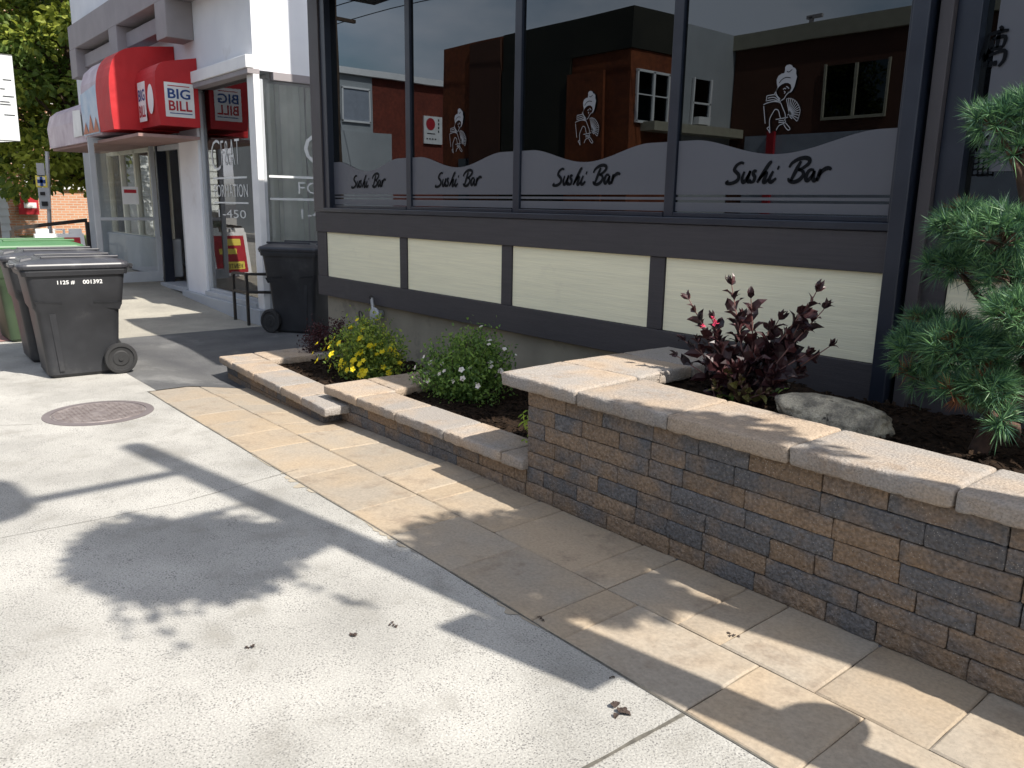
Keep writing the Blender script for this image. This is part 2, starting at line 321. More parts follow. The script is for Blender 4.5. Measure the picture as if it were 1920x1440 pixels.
def sheet(name, x0, x1, y0, y1, mat, dz=0, nx=20, ny=10, jag=0):
    mb = MB(); vs = []
    for j in range(ny+1):
        for i in range(nx+1):
            X = x0+(x1-x0)*i/nx; Y = y0+(y1-y0)*j/ny
            if jag and j == ny: Y += jag*noise.noise((X*6,0,3))
            vs.append((X, Y, G(X,Y)+dz))
    fs = [(j*(nx+1)+i, j*(nx+1)+i+1, (j+1)*(nx+1)+i+1, (j+1)*(nx+1)+i) for j in range(ny) for i in range(nx)]
    mb.add(vs, fs); return tag(mb.build(name, mat), kind='structure')
UX, UY, UZ = Vector((1,0,0)), Vector((0,1,0)), Vector((0,0,1))

# ------------------------------------------------------------------ ground
sheet('sidewalk', -7.12, 14, -1.0, 1.945, 'concrete', 0, 60, 12, jag=.006)
sheet('sidewalk', -60, -7.12, -1.0, 2.02, 'concrete', 0, 120, 8)
sheet('sidewalk', -60, -10.12, 2.02, 4.7, 'apron_concrete', 0, 100, 8)
sheet('paving_bed', -7.72, 14, 1.945, 5.0, 'sand', -.014, 80, 14)
sheet('asphalt_lane', -10.12, -7.12, 2.02, 2.95, 'asphalt', .002, 20, 12)
sheet('asphalt_lane', -10.12, -7.72, 2.95, 16, 'asphalt', .002, 14, 40)
g = MB(); g.add([(-400,-400,-.22),(400,-400,-.22),(400,400,-.22),(-400,400,-.22)], [(0,1,2,3)]); tag(g.build('ground','road'), kind='structure')
g = MB(); g.box(-60,14,-1.15,-1.0,-.3,.0); tag(g.build('curb','curb',bevel=.015), kind='structure')
g = MB(); g.box(-60,14,-8.3,-8.15,-.3,-.05); tag(g.build('curb','curb',bevel=.015), kind='structure')
g = MB(); g.add([(-80,-8.3,-.06),(20,-8.3,-.06),(20,-30,-.06),(-80,-30,-.06)], [(0,3,2,1)]); tag(g.build('sidewalk','concrete'), kind='structure')
g = MB(); g.add([(-60,4.7,.42),(-19.5,4.7,.42),(-19.5,30,.42),(-60,30,.42)], [(0,1,2,3)]); tag(g.build('grass','grass'), kind='structure')
# brick tree-pit strip at the far left of the walk
g = MB(); g.add([(-13.5,.2,.145),(-10.45,.2,.006),(-10.6,1.52,.006),(-13.5,1.52,.145)], [(0,1,2,3)]); tag(g.build('brick_pavement','brick_patch'), kind='structure')
# expansion joints and cracks in the walk
def crack(pts, w, name='pavement_joint'):
    mb = MB(); n = len(pts); L_ = []; Rr = []
    P = []
    for a, b in zip(pts[:-1], pts[1:]):
        for j in range(10): P.append(Vector(a).lerp(Vector(b), j/10))
    P.append(Vector(pts[-1]))
    for i, p in enumerate(P):
        d = (P[min(i+1,len(P)-1)]-P[max(i-1,0)]).normalized(); q = Vector((-d.y,d.x)); ww = w*(.55+.9*abs(noise.noise((p.x*9,p.y*9,1))))
        o_ = q*.008*noise.noise((p.x*5,p.y*5,7)); L_.append(p+o_+q*ww/2); Rr.append(p+o_-q*ww/2)
    k = len(P); mb.add([(v.x,v.y,G(v.x,v.y)+.003) for v in L_+Rr], [(i,k+i,k+i+1,i+1) for i in range(k-1)])
    return tag(mb.build(name, 'joint_dirt'), kind='structure')
def gxy(x, y): p = gz(x,y); return (p.x, p.y)
crack([gxy(1282,1340), gxy(1090,1445)], .018)
crack([gxy(560,880), gxy(330,945), gxy(0,1010)], .004)
crack([gxy(60,796), gxy(-60,800)], .006)
crack([(-7.1,1.946),(-3,1.946),(0,1.946),(3.4,1.946)], .011)
# tan dirt washed out along the paver edge
for (x0, x1, w) in ((-4.45,-3.95,.09),(-3.45,-2.95,.05),(-2.5,-2.05,.05),(-4.9,-4.5,.03)):
    mb = MB(); n = 60; vs = []
    for i in range(n+1): X = x0+(x1-x0)*i/n; vs.append((X,1.94,.0025))
    for i in range(n+1): X = x0+(x1-x0)*i/n; vs.append((X,1.94-w*.55*math.sin(PI*i/n)*clamp(.5+1.4*noise.noise((X*17,2,2))+.5*noise.noise((X*60,5,2)),.02,1.3),.0025))
    mb.add(vs, [(i,n+1+i,n+2+i,i+1) for i in range(n)]); tag(mb.build('pavement_dirt','dirt_film'), kind='structure')

# pavers: two rows of slabs
def slab(mb, x0, x1, y0, y1, gap=.003):
    x0 += gap*.5; x1 -= gap*.5; y0 += gap; y1 -= gap; r = random.random(); dz = random.uniform(-.002,.002); c = .007
    n = max(2, int((x1-x0)/.12)); m = 4; xs = [x0+(x1-x0)*i/n for i in range(n+1)]; ys = [y0+(y1-y0)*j/m for j in range(m+1)]
    def e(v, a, b): return min(v-a, b-v)
    X_ = [x0, x0+c]+xs[1:-1]+[x1-c, x1]; Y_ = [y0, y0+c]+ys[1:-1]+[y1-c, y1]; vs = []
    for Y in Y_:
        for X in X_:
            z = G(X,Y)+.002+dz+.0018*noise.noise((X*11,Y*11,r*50))
            if X in (x0,x1) or Y in (y0,y1): z -= .006; 
            jx = .0035*noise.noise((Y*14,r*9,X)) if X in (x0,x1) else 0; jy = .0035*noise.noise((X*14,r*7,Y)) if Y in (y0,y1) else 0
            vs.append((X+jx,Y+jy,z))
    a = len(X_); fs = [(j*a+i,j*a+i+1,(j+1)*a+i+1,(j+1)*a+i) for j in range(len(Y_)-1) for i in range(a-1)]
    # skirts
    k = len(vs); ring = [i for i in range(a)]+[j*a+a-1 for j in range(1,len(Y_))]+[(len(Y_)-1)*a+i for i in range(a-2,-1,-1)]+[j*a for j in range(len(Y_)-2,0,-1)]
    vs2 = [(vs[i][0],vs[i][1],vs[i][2]-.03) for i in ring]; vs += vs2; q = len(ring)
    fs += [(ring[(i+1)%q], ring[i], k+i, k+(i+1)%q) for i in range(q)]
    mb.add(vs, fs, r)
pv = MB()
JA = [-7.11,-6.62,-6.07,-5.75,-5.36,-4.95,-4.30,-3.62,-3.22,-2.72,-2.165,-1.985,-1.41,-1.02,-.62,-.1,.45,.9,1.5,2.1,2.8,3.4]
JB = [-7.11,-6.75,-6.25,-5.9,-5.5,-5.17,-4.68,-4.02,-3.65,-3.49,-3.12,-2.94,-2.37,-2.165,-1.785,-1.585,-1.2,-.82,-.4,.1,.7,1.2,1.8,2.4,3.0,3.5]
for a, b in zip(JA[:-1],JA[1:]): slab(pv, a, b, 1.95, 2.385)
for a, b in zip(JB[:-1],JB[1:]): slab(pv, a, b, 2.385, 2.90)
po = pv.build('paver_walk', 'paver', smooth=True); tag(po, kind='structure')
try:
    po.data.set_sharp_from_angle(angle=R(35))
except Exception: pass

# ------------------------------------------------------------------ manhole cover
c = gz(186,774); c.z = 0
mh = thing('manhole_cover', (c.x,c.y,0), 'round rusty cast iron manhole cover set in the concrete sidewalk', 'manhole cover')
m = MB(); m.lathe(c, [(.0,-.02),(.385,-.02),(.385,.004),(.33,.006),(.33,-.004),(.0,-.004)], 48); m.build('rim','cast_rim',mh)
m = MB(); m.lathe(c, [(.0,-.01),(.325,-.01),(.325,.004),(.0,.004)], 48)
for i in range(-9,10):
    for j in range(-9,10):
        x, y = i*.032, j*.032
        if x*x+y*y < .29**2 and (abs(x) > .09 or abs(y) > .05):
            m.box(c.x+x-.008,c.x+x+.008,c.y+y-.004,c.y+y+.004,.003,.008) if (i+j)%2 else m.box(c.x+x-.004,c.x+x+.004,c.y+y-.008,c.y+y+.008,.003,.008)
m.lathe(c+Vector((0,0,0)), [(.29,.003),(.30,.009),(.31,.009),(.315,.003)], 48)
m.build('cover','cast_iron',mh)

# ------------------------------------------------------------------ planters
def rough_block(mb, c4, z0, z1, rr=.018, amp=.006, step=.035, r=None, rough_top=.25):
    """stone with rounded worn edges; c4: four plan corners in order"""
    r = random.random() if r is None else r
    a, b, c_, d = [Vector((*p,)) for p in c4]
    lx = ((b-a).length+(c_-d).length)/2; ly = ((d-a).length+(c_-b).length)/2; lz = z1-z0
    def axis(L_):
        n = max(1, int((L_-2*rr)/step)); v = [0, rr*.3, rr]+[rr+(L_-2*rr)*i/n for i in range(1,n)]+[L_-rr, L_-rr*.3, L_]; return [x/L_ for x in v]
    U, V, Wd = axis(lx), axis(ly), axis(lz)
    idx = {}; vs = []
    def vert(i,j,k):
        if (i,j,k) in idx: return idx[(i,j,k)]
        u, v, w = U[i]*lx, V[j]*ly, Wd[k]*lz
        q = Vector((u,v,w)); cc = Vector((clamp(u,rr,lx-rr), clamp(v,rr,ly-rr), clamp(w,rr,lz-rr))); dd = q-cc
        m_ = max(abs(dd.x),abs(dd.y),abs(dd.z))
        if dd.length > 1e-6: q = cc+dd*(m_/dd.length)
        u, v = clamp(q.x/lx), clamp(q.y/ly); p = a.lerp(b,u).lerp(d.lerp(c_,u), v); P = Vector((p.x,p.y,z0+q.z))
        nn = noise.noise_vector((P.x*28+r*91,P.y*28,P.z*28))*amp+noise.noise_vector((P.x*9,P.y*9+r*31,P.z*9))*amp*.3
        if k == len(Wd)-1: nn *= rough_top
        idx[(i,j,k)] = len(vs); vs.append(P+nn); return idx[(i,j,k)]
    fs = []; nu, nv, nw = len(U)-1, len(V)-1, len(Wd)-1
    for i in range(nu):
        for j in range(nv):
            fs.append((vert(i,j,nw),vert(i+1,j,nw),vert(i+1,j+1,nw),vert(i,j+1,nw))); fs.append((vert(i,j,0),vert(i,j+1,0),vert(i+1,j+1,0),vert(i+1,j,0)))
    for i in range(nu):
        for k in range(nw):
            fs.append((vert(i,0,k),vert(i+1,0,k),vert(i+1,0,k+1),vert(i,0,k+1))); fs.append((vert(i,nv,k),vert(i,nv,k+1),vert(i+1,nv,k+1),vert(i+1,nv,k)))
    for j in range(nv):
        for k in range(nw):
            fs.append((vert(0,j,k),vert(0,j,k+1),vert(0,j+1,k+1),vert(0,j+1,k))); fs.append((vert(nu,j,k),vert(nu,j+1,k),vert(nu,j+1,k+1),vert(nu,j,k+1)))
    mb.add(vs, fs, r)
def courses(mb, x0, x1, y, ztop, n, hc, depth=.22, y1=None):
    y1 = y if y1 is None else y1
    YY = lambda x: y+(y1-y)*(x-x0)/(x1-x0)
    for k in range(n):
        zt = ztop-k*hc; x = x0+random.choice([0,0])
        off = random.uniform(.0,.12)
        first = True
        while x < x1-.03:
            L_ = random.choice([.20,.26,.33,.40]) if not first else random.choice([.14,.22,.3]); first = False
            e = min(x+L_, x1); 
            if x1-e < .07: e = x1
            iy = random.uniform(-.004,.004)
            rough_block(mb, [(x+.0015,YY(x)+iy),(e-.0015,YY(e)+iy),(e-.0015,YY(e)+depth),(x+.0015,YY(x)+depth)], zt-hc+.0015, zt-.0015, rr=.006, amp=.0035, step=.03)
            x = e
def coping(parent, stones, z0, z1):
    for c4 in stones:
        mb = MB(); rough_block(mb, c4, z0, z1, rr=.016, amp=.006, step=.02); o = mb.build('coping_stone','coping_stone',parent,smooth=True)
def mulch(name, poly, z, parent=None, label=None, nch=900, yb=None):
    x0 = min(p[0] for p in poly); x1 = max(p[0] for p in poly); y0 = min(p[1] for p in poly); y1 = max(p[1] for p in poly)
    mb = MB(); nx = int((x1-x0)/.03); ny = int((y1-y0)/.03); vs = []
    for j in range(ny+1):
        for i in range(nx+1):
            X = x0+(x1-x0)*i/nx; Y = y0+(y1-y0)*j/ny
            vs.append((X,Y,z+.028*noise.noise((X*2.5,Y*2.5,1))+.014*noise.noise((X*22,Y*22,5))))
    mb.add(vs, [(j*(nx+1)+i,j*(nx+1)+i+1,(j+1)*(nx+1)+i+1,(j+1)*(nx+1)+i) for j in range(ny) for i in range(nx)], .5)
    for _ in range(nch):
        X = random.uniform(x0,x1); Y = random.uniform(y0,y1); zz = z+.028*noise.noise((X*2.5,Y*2.5,1))+.012; a = random.uniform(0,2*PI); l = random.uniform(.006,.03); w = random.uniform(.003,.008)
        d = Vector((math.cos(a),math.sin(a),random.uniform(-.4,.6)))*l; q = Vector((-math.sin(a),math.cos(a),random.uniform(-.5,.5)))*w; p = Vector((X,Y,zz)); t = Vector((0,0,w))
        mb.hexa([p-d-q,p+d-q,p+d+q,p-d+q],[p-d-q+t,p+d*.8-q+t,p+d*.8+q+t,p-d+q+t])
    return tag(mb.build(name,'mulch',smooth=False), label, None, None, 'stuff')
YF = 4.35
# tall planter
pt = thing('stone_planter', (-1.0,3.0,0), 'tallest stone block planter with seven courses, in front of the rightmost windows', 'planter', 'stepped stone planters along the restaurant')
m = MB(); courses(m, -3.235, 3.2, 2.855, .615, 8, .0875)
m.build('wall','wall_stone',pt,smooth=True)
m = MB(); m.box(-3.21,-2.99,3.08,4.28,-.05,.612); m.build('side_wall','wall_stone',pt)
inner = lambda x: 3.33-(x+2.9)*.07 if x < -.9 else 3.19
JT = [-3.42,-2.82,-2.235,-1.625,-1.0,-.4,.2,.8,1.4,2.0,2.6,3.25]
st = []
for a, b in zip(JT[:-1],JT[1:]): st.append([(a+.0025,2.805),(b-.0025,2.805),(b-.0025,inner(b)),(a+.0025,inner(a) if a > -3 else 3.36)])
st[0] = [(-3.42,2.81),(-2.823,2.805),(-2.87,3.34),(-3.45,3.30)]
st.append([(-3.45,3.305),(-2.87,3.345),(-2.88,3.83),(-3.44,3.83)]); st.append([(-3.44,3.835),(-2.88,3.835),(-2.9,4.27),(-3.42,4.27)])
coping(pt, st, .615, .692)
mulch('mulch', [(-2.95,3.1),(3.2,4.3)], .585, nch=3000, label='dark brown bark mulch filling the tallest planter')
# middle planter
pm = thing('stone_planter', (-4.4,3.0,0), 'middle stone block planter with white flowering shrub, between the tallest and the lowest', 'planter', 'stepped stone planters along the restaurant')
m = MB(); courses(m, -5.40, -3.245, 2.86, .155, 3, .0875, y1=2.86); m.build('wall','wall_stone',pm,smooth=True)
m = MB(); m.box(-5.38,-5.25,3.09,4.27,-.1,.152); m.build('side_wall','wall_stone',pm)
JM = [-5.59,-5.08,-4.555,-3.99,-3.42,-3.222]; st = []
for a, b in zip(JM[:-1],JM[1:]): st.append([(a+.0025,2.812),(b-.0025,2.812),(b-.0025,3.13),(a+.0025,3.13)])
st[0] = [(-5.59,2.815),(-5.083,2.812),(-5.10,3.17),(-5.60,3.20)]
st.append([(-5.60,3.205),(-5.12,3.175),(-5.2,3.66),(-5.6,3.72)]); st.append([(-5.6,3.725),(-5.2,3.665),(-5.2,4.2),(-5.6,4.2)])
coping(pm, st, .152, .222)
mulch('mulch', [(-5.3,3.05),(-3.22,4.3)], .135, nch=1500, label='dark bark mulch of the middle planter below the white flowering shrub')
# low planter
pl = thing('stone_planter', (-6.5,3.0,-.1), 'lowest stone planter with one course and pale coping, beside the asphalt lane', 'planter', 'stepped stone planters along the restaurant')
m = MB(); courses(m, -7.66, -5.42, 2.845, .053, 2, .0875, y1=2.72); m.build('wall','wall_stone',pl,smooth=True)
lf = lambda x: 2.80+(x+7.74)/(7.74-5.29)*(-.14)
JL = [-7.745,-7.37,-6.78,-6.15,-5.72,-5.27]; st = []
for a, b in zip(JL[:-1],JL[1:]): st.append([(a+.002,lf(a)),(b-.002,lf(b)),(b-.002,lf(b)+.34),(a+.002,lf(a)+.34)])
st.append([(-7.75,3.15),(-7.32,3.13),(-7.3,3.62),(-7.76,3.62)]); st.append([(-7.76,3.625),(-7.3,3.625),(-7.3,4.1),(-7.77,4.1)])
coping(pl, st, .05, .12)
mulch('mulch', [(-7.6,2.95),(-5.25,4.3)], .055, nch=1200, label='dark bark mulch of the lowest planter around the yellow flowering shrub')

# ------------------------------------------------------------------ restaurant
X0, X1 = -8.62, 3.4
rs = thing('restaurant', (-3,6,0), 'dark grey restaurant with a row of tall tinted windows above cream panels', 'restaurant')
def rbox(name, mat, *b, bevel=.004, parent=rs): return MB().box(*b).build(name, mat, parent, bevel=bevel)
rbox('foundation','foundation', -8.55,X1,4.40,5.3,-.3,.562, bevel=.01)
rbox('lower_trim','trim_board', -8.62,-2.0,4.325,4.42,.562,.78); rbox('lower_trim','trim_board', -1.84,X1,4.325,4.42,.562,.78)
rbox('upper_trim','trim_board', -8.62,-1.995,4.318,4.42,1.278,1.497); rbox('upper_trim','trim_board', -1.84,X1,4.318,4.42,1.278,1.497)
PX = [(-8.40,-6.87),(-6.74,-5.285),(-5.15,-3.675),(-3.54,-2.012),(-1.72,-.4),(-.3,1.4),(1.5,3.2)]
for a, b in PX: rbox('cream_panel','cream_board', a+.002,b-.002,4.345,4.40,.782,1.276, bevel=.002)
for a, b in ((-8.62,-8.402),(-6.868,-6.742),(-5.283,-5.152),(-3.673,-3.542),(-1.84,-1.722),(-.4,-.3),(1.4,1.5),(3.2,X1)): rbox('panel_divider','trim_board', a,b,4.331,4.42,.782,1.276)
# sill, header, corner post
rbox('window_sill','dark_metal', -8.40,-1.995,4.305,4.50,1.499,1.545, bevel=.006); rbox('window_sill','dark_metal', -1.83,X1,4.305,4.50,1.499,1.545, bevel=.006)
rbox('corner_post','grey_metal', -8.63,-8.405,4.312,4.53,1.499,3.74)
rbox('header','trim_board', -8.63,X1,4.31,4.55,3.74,3.88)
rbox('door_post','dark_metal', -2.010,-1.925,4.24,4.55,.30,3.74, bevel=.006)
rbox('door_post_strip','grey_metal', -1.90,-1.835,4.29,4.50,.45,3.74, bevel=.004)
rbox('back_wall','interior_dark', -8.5,X1,5.25,5.30,0,3.88, bevel=0); rbox('side_panel','white_stucco', -8.60,-8.55,4.43,5.30,.562,3.74)  # unseen side panel made white to bounce light into the alley
rbox('inner_floor','interior_dark', -8.5,X1,4.5,5.25,1.3,1.4, bevel=0)
# windows, each a part with frame, glass, decals
WX = [(-8.40,-6.765),(-6.765,-5.165),(-5.165,-3.575),(-3.575,-2.011),(-1.83,.05),(.05,1.7),(1.7,3.4)]
P6 = lambda x, y: ((x-465)/4, -(y)/4)                          # drawing units of the decal artwork
WOMAN = [[(330,390),(405,388),(432,412),(465,448)],[(330,390),(328,434)],[(340,410),(400,408),(450,440)],[(335,430),(395,427),(455,448)],
 [(305,460),(335,448),(400,441),(450,450),(470,462)],[(308,470),(325,560),(335,612)],[(388,690),(380,640),(375,580),(400,530),(420,505),(450,515),(465,552),(478,582)],
 [(470,462),(490,500),(515,545),(520,590),(500,602)],[(430,335),(415,378),(458,428)],[(478,352),(492,345),(504,352)],[(505,332),(520,340),(532,352)],[(545,372),(512,398),(495,425),(470,438)],
 [(488,368),(500,376),(492,386)],[(462,598),(522,600),(515,620),(468,636),(445,672)],[(462,612),(515,612)],[(520,612),(550,640),(573,668),(556,677),(530,655),(512,630)],[(432,585),(480,582),(545,574)],
 [(355,650),(372,668),(385,690)],[(355,650),(375,640)],[(556,545),(566,575),(585,590)],[(540,560),(556,548),(575,556)]]
FAN = [(516,428),(536,424),(556,427),(576,434),(596,446),(614,462),(630,482),(642,502),(650,522),(650,545),(646,566),(640,590),(630,612)]
HAIR = [(415,300),(411,272),(424,243),(452,228),(478,226),(482,200),(480,180),(495,166),(518,164),(540,172),(552,190),(570,196),(584,214),(584,240),(596,266),(588,300),(580,340),(562,374),(545,385),(522,380),(546,368),(554,348),(545,322),(520,306),(490,304),(462,312),(440,326),(428,345),(418,365),(404,384),(398,380),(416,352),(424,330)]
SUSHI = [[(205,908),(185,900),(150,915),(130,945),(150,965),(170,985),(165,1015),(130,1035),(90,1041),(68,1036),(88,1020)],[(215,960),(200,1000),(205,1030),(225,1025),(250,985),(262,955)],[(262,955),(245,1005),(252,1030),(272,1016)],
 [(312,962),(295,958),(285,975),(300,1000),(290,1028),(262,1034)],[(426,902),(406,912),(356,985),(321,1036)],[(331,1020),(371,978),(388,972),(382,1000),(370,1030),(386,1034),(410,1012)],[(440,962),(418,1005),(420,1030),(438,1030),(466,1008)],[(470,938),(483,943)],
 [(640,902),(610,960),(575,1030)],[(558,942),(575,915),(620,890),(670,883),(700,895),(695,920),(660,945),(625,958)],[(625,958),(655,965),(665,990),(640,1020),(600,1035),(565,1027),(558,1008)],
 [(737,962),(710,960),(690,985),(685,1015),(700,1026),(725,1000),(742,965)],[(742,965),(735,1008),(745,1028),(768,1012)],[(785,955),(775,990),(764,1032)],[(772,1002),(792,972),(818,954),(842,952),(856,962)]]
PXM = .00355                                                    # metres per artwork pixel
for wi, (a, b) in enumerate(WX):
    gl = MB().box(a+.044,b-.044,4.40,4.408,1.545,3.74).build('window','dark_glass',rs)
    fr = MB()
    if wi == 0: fr.box(-8.405,-8.29,4.33,4.46,1.545,3.74)
    elif wi != 4: fr.box(a-.040,a+.040,4.375,4.46,1.545,3.74)
    else: fr.box(-1.834,-1.72,4.33,4.46,1.545,3.74)
    if wi in (3,6): fr.box(b-.05,b,4.33,4.46,1.545,3.74)
    fr.box(a+.044,b-.044,4.37,4.44,1.545,1.575); fr.build('mullion','dark_metal',gl,bevel=.004)
    if wi > 3: continue
    cx = [-7.55,-5.985,-4.385,-2.785][wi]; yo = 4.394
    l, r_ = a+.045, b-.045
    if wi == 0: l = -8.30
    if wi == 3: r_ = -2.015
    # etched band with a scooped top
    top = []; n = 40
    for i in range(n+1):
        t = i/n; X = l+(r_-l)*t; u = clamp((t-.09)/.80)
        sc = .5-.5*math.cos(2*PI*u); sc = sc**.85
        top.append((X, 2.033-.108*sc))
    mb = MB()
    vs = [(X,yo,1.690) for X, z in top]+[(X,yo,z) for X, z in top]; k = n+1
    mb.add(vs, [(i,i+1,k+i+1,k+i) for i in range(n)], .5)
    mb.add([(l,yo,1.656),(r_,yo,1.656),(r_,yo,1.674),(l,yo,1.674)], [(0,1,2,3)]); mb.add([(l,yo,1.582),(r_,yo,1.582),(r_,yo,1.640),(l,yo,1.640)], [(0,1,2,3)])
    mb.build('etched_band','film',gl)
    lt = MB(); o = (cx-465/4*PXM+0,yo-.003,1.8245+965/4*PXM)
    for s_ in SUSHI: ribbon(lt, [(p.x/4*PXM,-p.y/4*PXM) for p in smooth_line(s_)], .025, o, UX, UZ, taper=True)
    lt.build('lettering','film_black',gl)
    if wi >= 1:
        wm = MB(); q = PXM*.80/4; o = (cx-480*q,4.390,2.235+427*q)
        for s_ in WOMAN: ribbon(wm, [(p.x*q,-p.y*q) for p in smooth_line(s_,4)], .0050, o, UX, UZ)
        for p in FAN: ribbon(wm, [(553*q,-548*q),(p[0]*q,-p[1]*q)], .0042, o, UX, UZ)
        for p, p2 in zip(FAN[:-1],FAN[1:]): ribbon(wm, [(p[0]*q,-p[1]*q),((p[0]+p2[0])/2*q,-((p[1]+p2[1])/2+5)*q),(p2[0]*q,-p2[1]*q)], .0035, o, UX, UZ)
        bm_ = bmesh.new(); 
        fan2d(wm, [(p[0]*q,-p[1]*q) for p in HAIR], o, UX, UZ)
        bm_.free()
        wm.build('woman_drawing','film_line',gl)
        hd = MB(); ribbon(hd, [(p.x*q,-p.y*q) for p in smooth_line([(438,300),(460,275),(500,262),(540,270)],4)], .005, (o[0],o[1]-.001,o[2]), UX, UZ); ribbon(hd, [(p.x*q,-p.y*q) for p in smooth_line([(500,215),(520,222),(548,205)],4)], .005, (o[0],o[1]-.001,o[2]), UX, UZ)
        hd.build('hair_line','film_black',gl)
# hanging cloth banner with brush characters inside the window beyond the door post
wb = thing('hanging_banner', (-1.4,4.60,1.6), 'grey cloth banner with dark brush characters hanging inside the right window', 'banner')
MB().box(-1.66,-1.22,4.372,4.378,1.80,3.7).build('cloth','film',wb)
kc = MB(); o = (-1.62,4.366,0)
kp = lambda L_: [(p.x,p.y) for p in smooth_line(L_,4)]
q0 = py(1866,98); ox, oz = q0.x, q0.z
for L_ in ([(.0,.155),(.012,.14),(.005,.13)],[(-.06,.115),(.0,.125),(.05,.128)],[(-.06,.115),(-.075,.03),(-.12,-.06)],[(-.03,.09),(-.035,.035)],[(-.03,.09),(.035,.095),(.03,.04)],[(-.035,.035),(.03,.04)],[(.0,.12),(-.002,.04)],
           [(-.04,.0),(.04,.02),(.045,-.03),(.02,-.065)],[(-.05,-.03),(-.055,-.06)],[(-.02,-.03),(-.025,-.065)],[(.0,-.03),(.0,-.06)]):
    ribbon(kc, [(a_*.82,b_*.82) for a_, b_ in kp(L_)], .019, (ox,4.366,oz-.01), UX, UZ, taper=True)
kc.build('character','film_black',wb); kc = MB()
q1 = py(1838,262)
for L_ in ([(-.05,.0),(-.04,-.05)],[(-.01,.03),(.0,-.03),(.05,-.03)],[(.03,.02),(.0,-.01)]): ribbon(kc, kp(L_), .014, (q1.x,4.366,q1.z), UX, UZ, taper=True)
kc.build('character','film_black',wb); kc = MB()
q2 = py(1836,312)
for i in range(4):
    ribbon(kc, [(-.035,.04-.027*i),(.035,.045-.027*i)], .009, (q2.x,4.366,q2.z), UX, UZ); ribbon(kc, [(-.035+.023*i,.045),(-.033+.023*i,-.045)], .008, (q2.x,4.366,q2.z), UX, UZ)
kc.build('seal_mark','film_black',wb)
# roof, plus unseen eaves added to cast the shade over lane and planters
rbox('roof','trim_board', -8.66,X1+.1,4.29,5.4,3.88,3.93); rbox('shadow_eave','trim_board', -8.6,-1.5,3.97,4.31,3.80,3.87)
rbox('deep_shadow_eave','trim_board', -8.6,-5.2,3.67,3.97,3.80,3.90)
rbox('upper_storey','white_stucco', -6.3,X1,9.0,14,3.94,7.5); rbox('shadow_stack','white_stucco', -8.5,-7.9,5.42,6.3,-.2,7.8)  # tall stack is added out of view to shade the shop's side wall
rbox('rear_walls','white_stucco', -6.3,X1,5.41,14,-.2,3.935)

# gas meter valve on the foundation
p = py(703,588,4.30)
gm = thing('gas_regulator', (p.x,p.y,.2), 'small grey gas regulator with black pipe fixed to the restaurant foundation', 'regulator')
m = MB(); m.lathe(p+Vector((0,-.0,-.02)), [(.02,-.03),(.075,-.02),(.085,0),(.075,.02),(.03,.035),(.03,.06),(.0,.06)], 18, 'y'); m.tube([p+Vector((0,.03,0)),p+Vector((0,.09,.0))],.03,10); m.tube([p+Vector((.03,0,-.03)),p+Vector((.085,0,-.015))],.026,10)
m.build('body','galvanised',gm,smooth=False)
m = MB(); m.tube([p+Vector((-.03,0,.0)),p+Vector((-.05,0,.1)),p+Vector((-.06,0,.16))],.017,8); m.build('vent_pipe','galvanised',gm)
m = MB(); m.tube([p+Vector((-.06,0,.15)),p+Vector((-.075,-.01,.175))],.019,8); m.tube([Vector(v) for v in smooth_line([(p.x+.0,p.y,p.z-.22),(p.x-.12,p.y,p.z-.22),(p.x-.30,p.y,p.z-.10),(p.x-.33,p.y,p.z-.02),(p.x-.28,p.y,p.z-.02),(p.x-.18,p.y,p.z-.14),(p.x-.05,p.y,p.z-.24)],5)],.007,6); m.build('cable','black_iron',gm)
m = MB(); m.tube([p+Vector((0,0,-.06)),p+Vector((0,0,-.55))],.015,8); m.build('riser','galvanised',gm)

# ------------------------------------------------------------------ white corner building
wbld = thing('shop_building', (-14,6,0), 'white corner shop building with grey concrete fascia and large lettered windows', 'building')
def wbox(name, mat, *b, bevel=.006, parent=wbld): return MB().box(*b).build(name, mat, parent, bevel=bevel)
CX = -10.22
# front wall above the windows, side wall above the side window, pillar, base
wbox('front_wall','white_stucco', -19.0,CX,4.35,4.6,3.2,8.5, bevel=0)
wbox('side_wall','white_stucco', CX-.25,CX,4.6,16,3.2,8.5, bevel=0); wbox('side_wall','white_stucco', CX-.25,CX-.003,9.0,16,-.2,3.2, bevel=0)
wbox('pillar','white_stucco', -13.15,-12.32,4.345,4.62,.0,3.21)
wbox('base','sill_grey', -13.2,CX+.02,4.26,4.60,-.1,.20); wbox('base','sill_grey', CX-.2,CX+.05,4.601,9.0,-.1,.20)
wbox('window_sill','sill_grey', -12.318,CX-.2,4.31,4.5,.201,.27)
wbox('corner_post','white_paint', CX-.20,CX+.002,4.342,4.425,.201,3.199)
wbox('window_hood','white_paint', -12.72,CX+.012,4.25,4.349,3.215,3.37, bevel=.01); wbox('soffit','fascia_grey', -12.68,CX+.004,4.27,4.43,3.15,3.214)
wbox('side_soffit','fascia_grey', CX-.1,CX+.02,4.60,9.0,3.10,3.199)
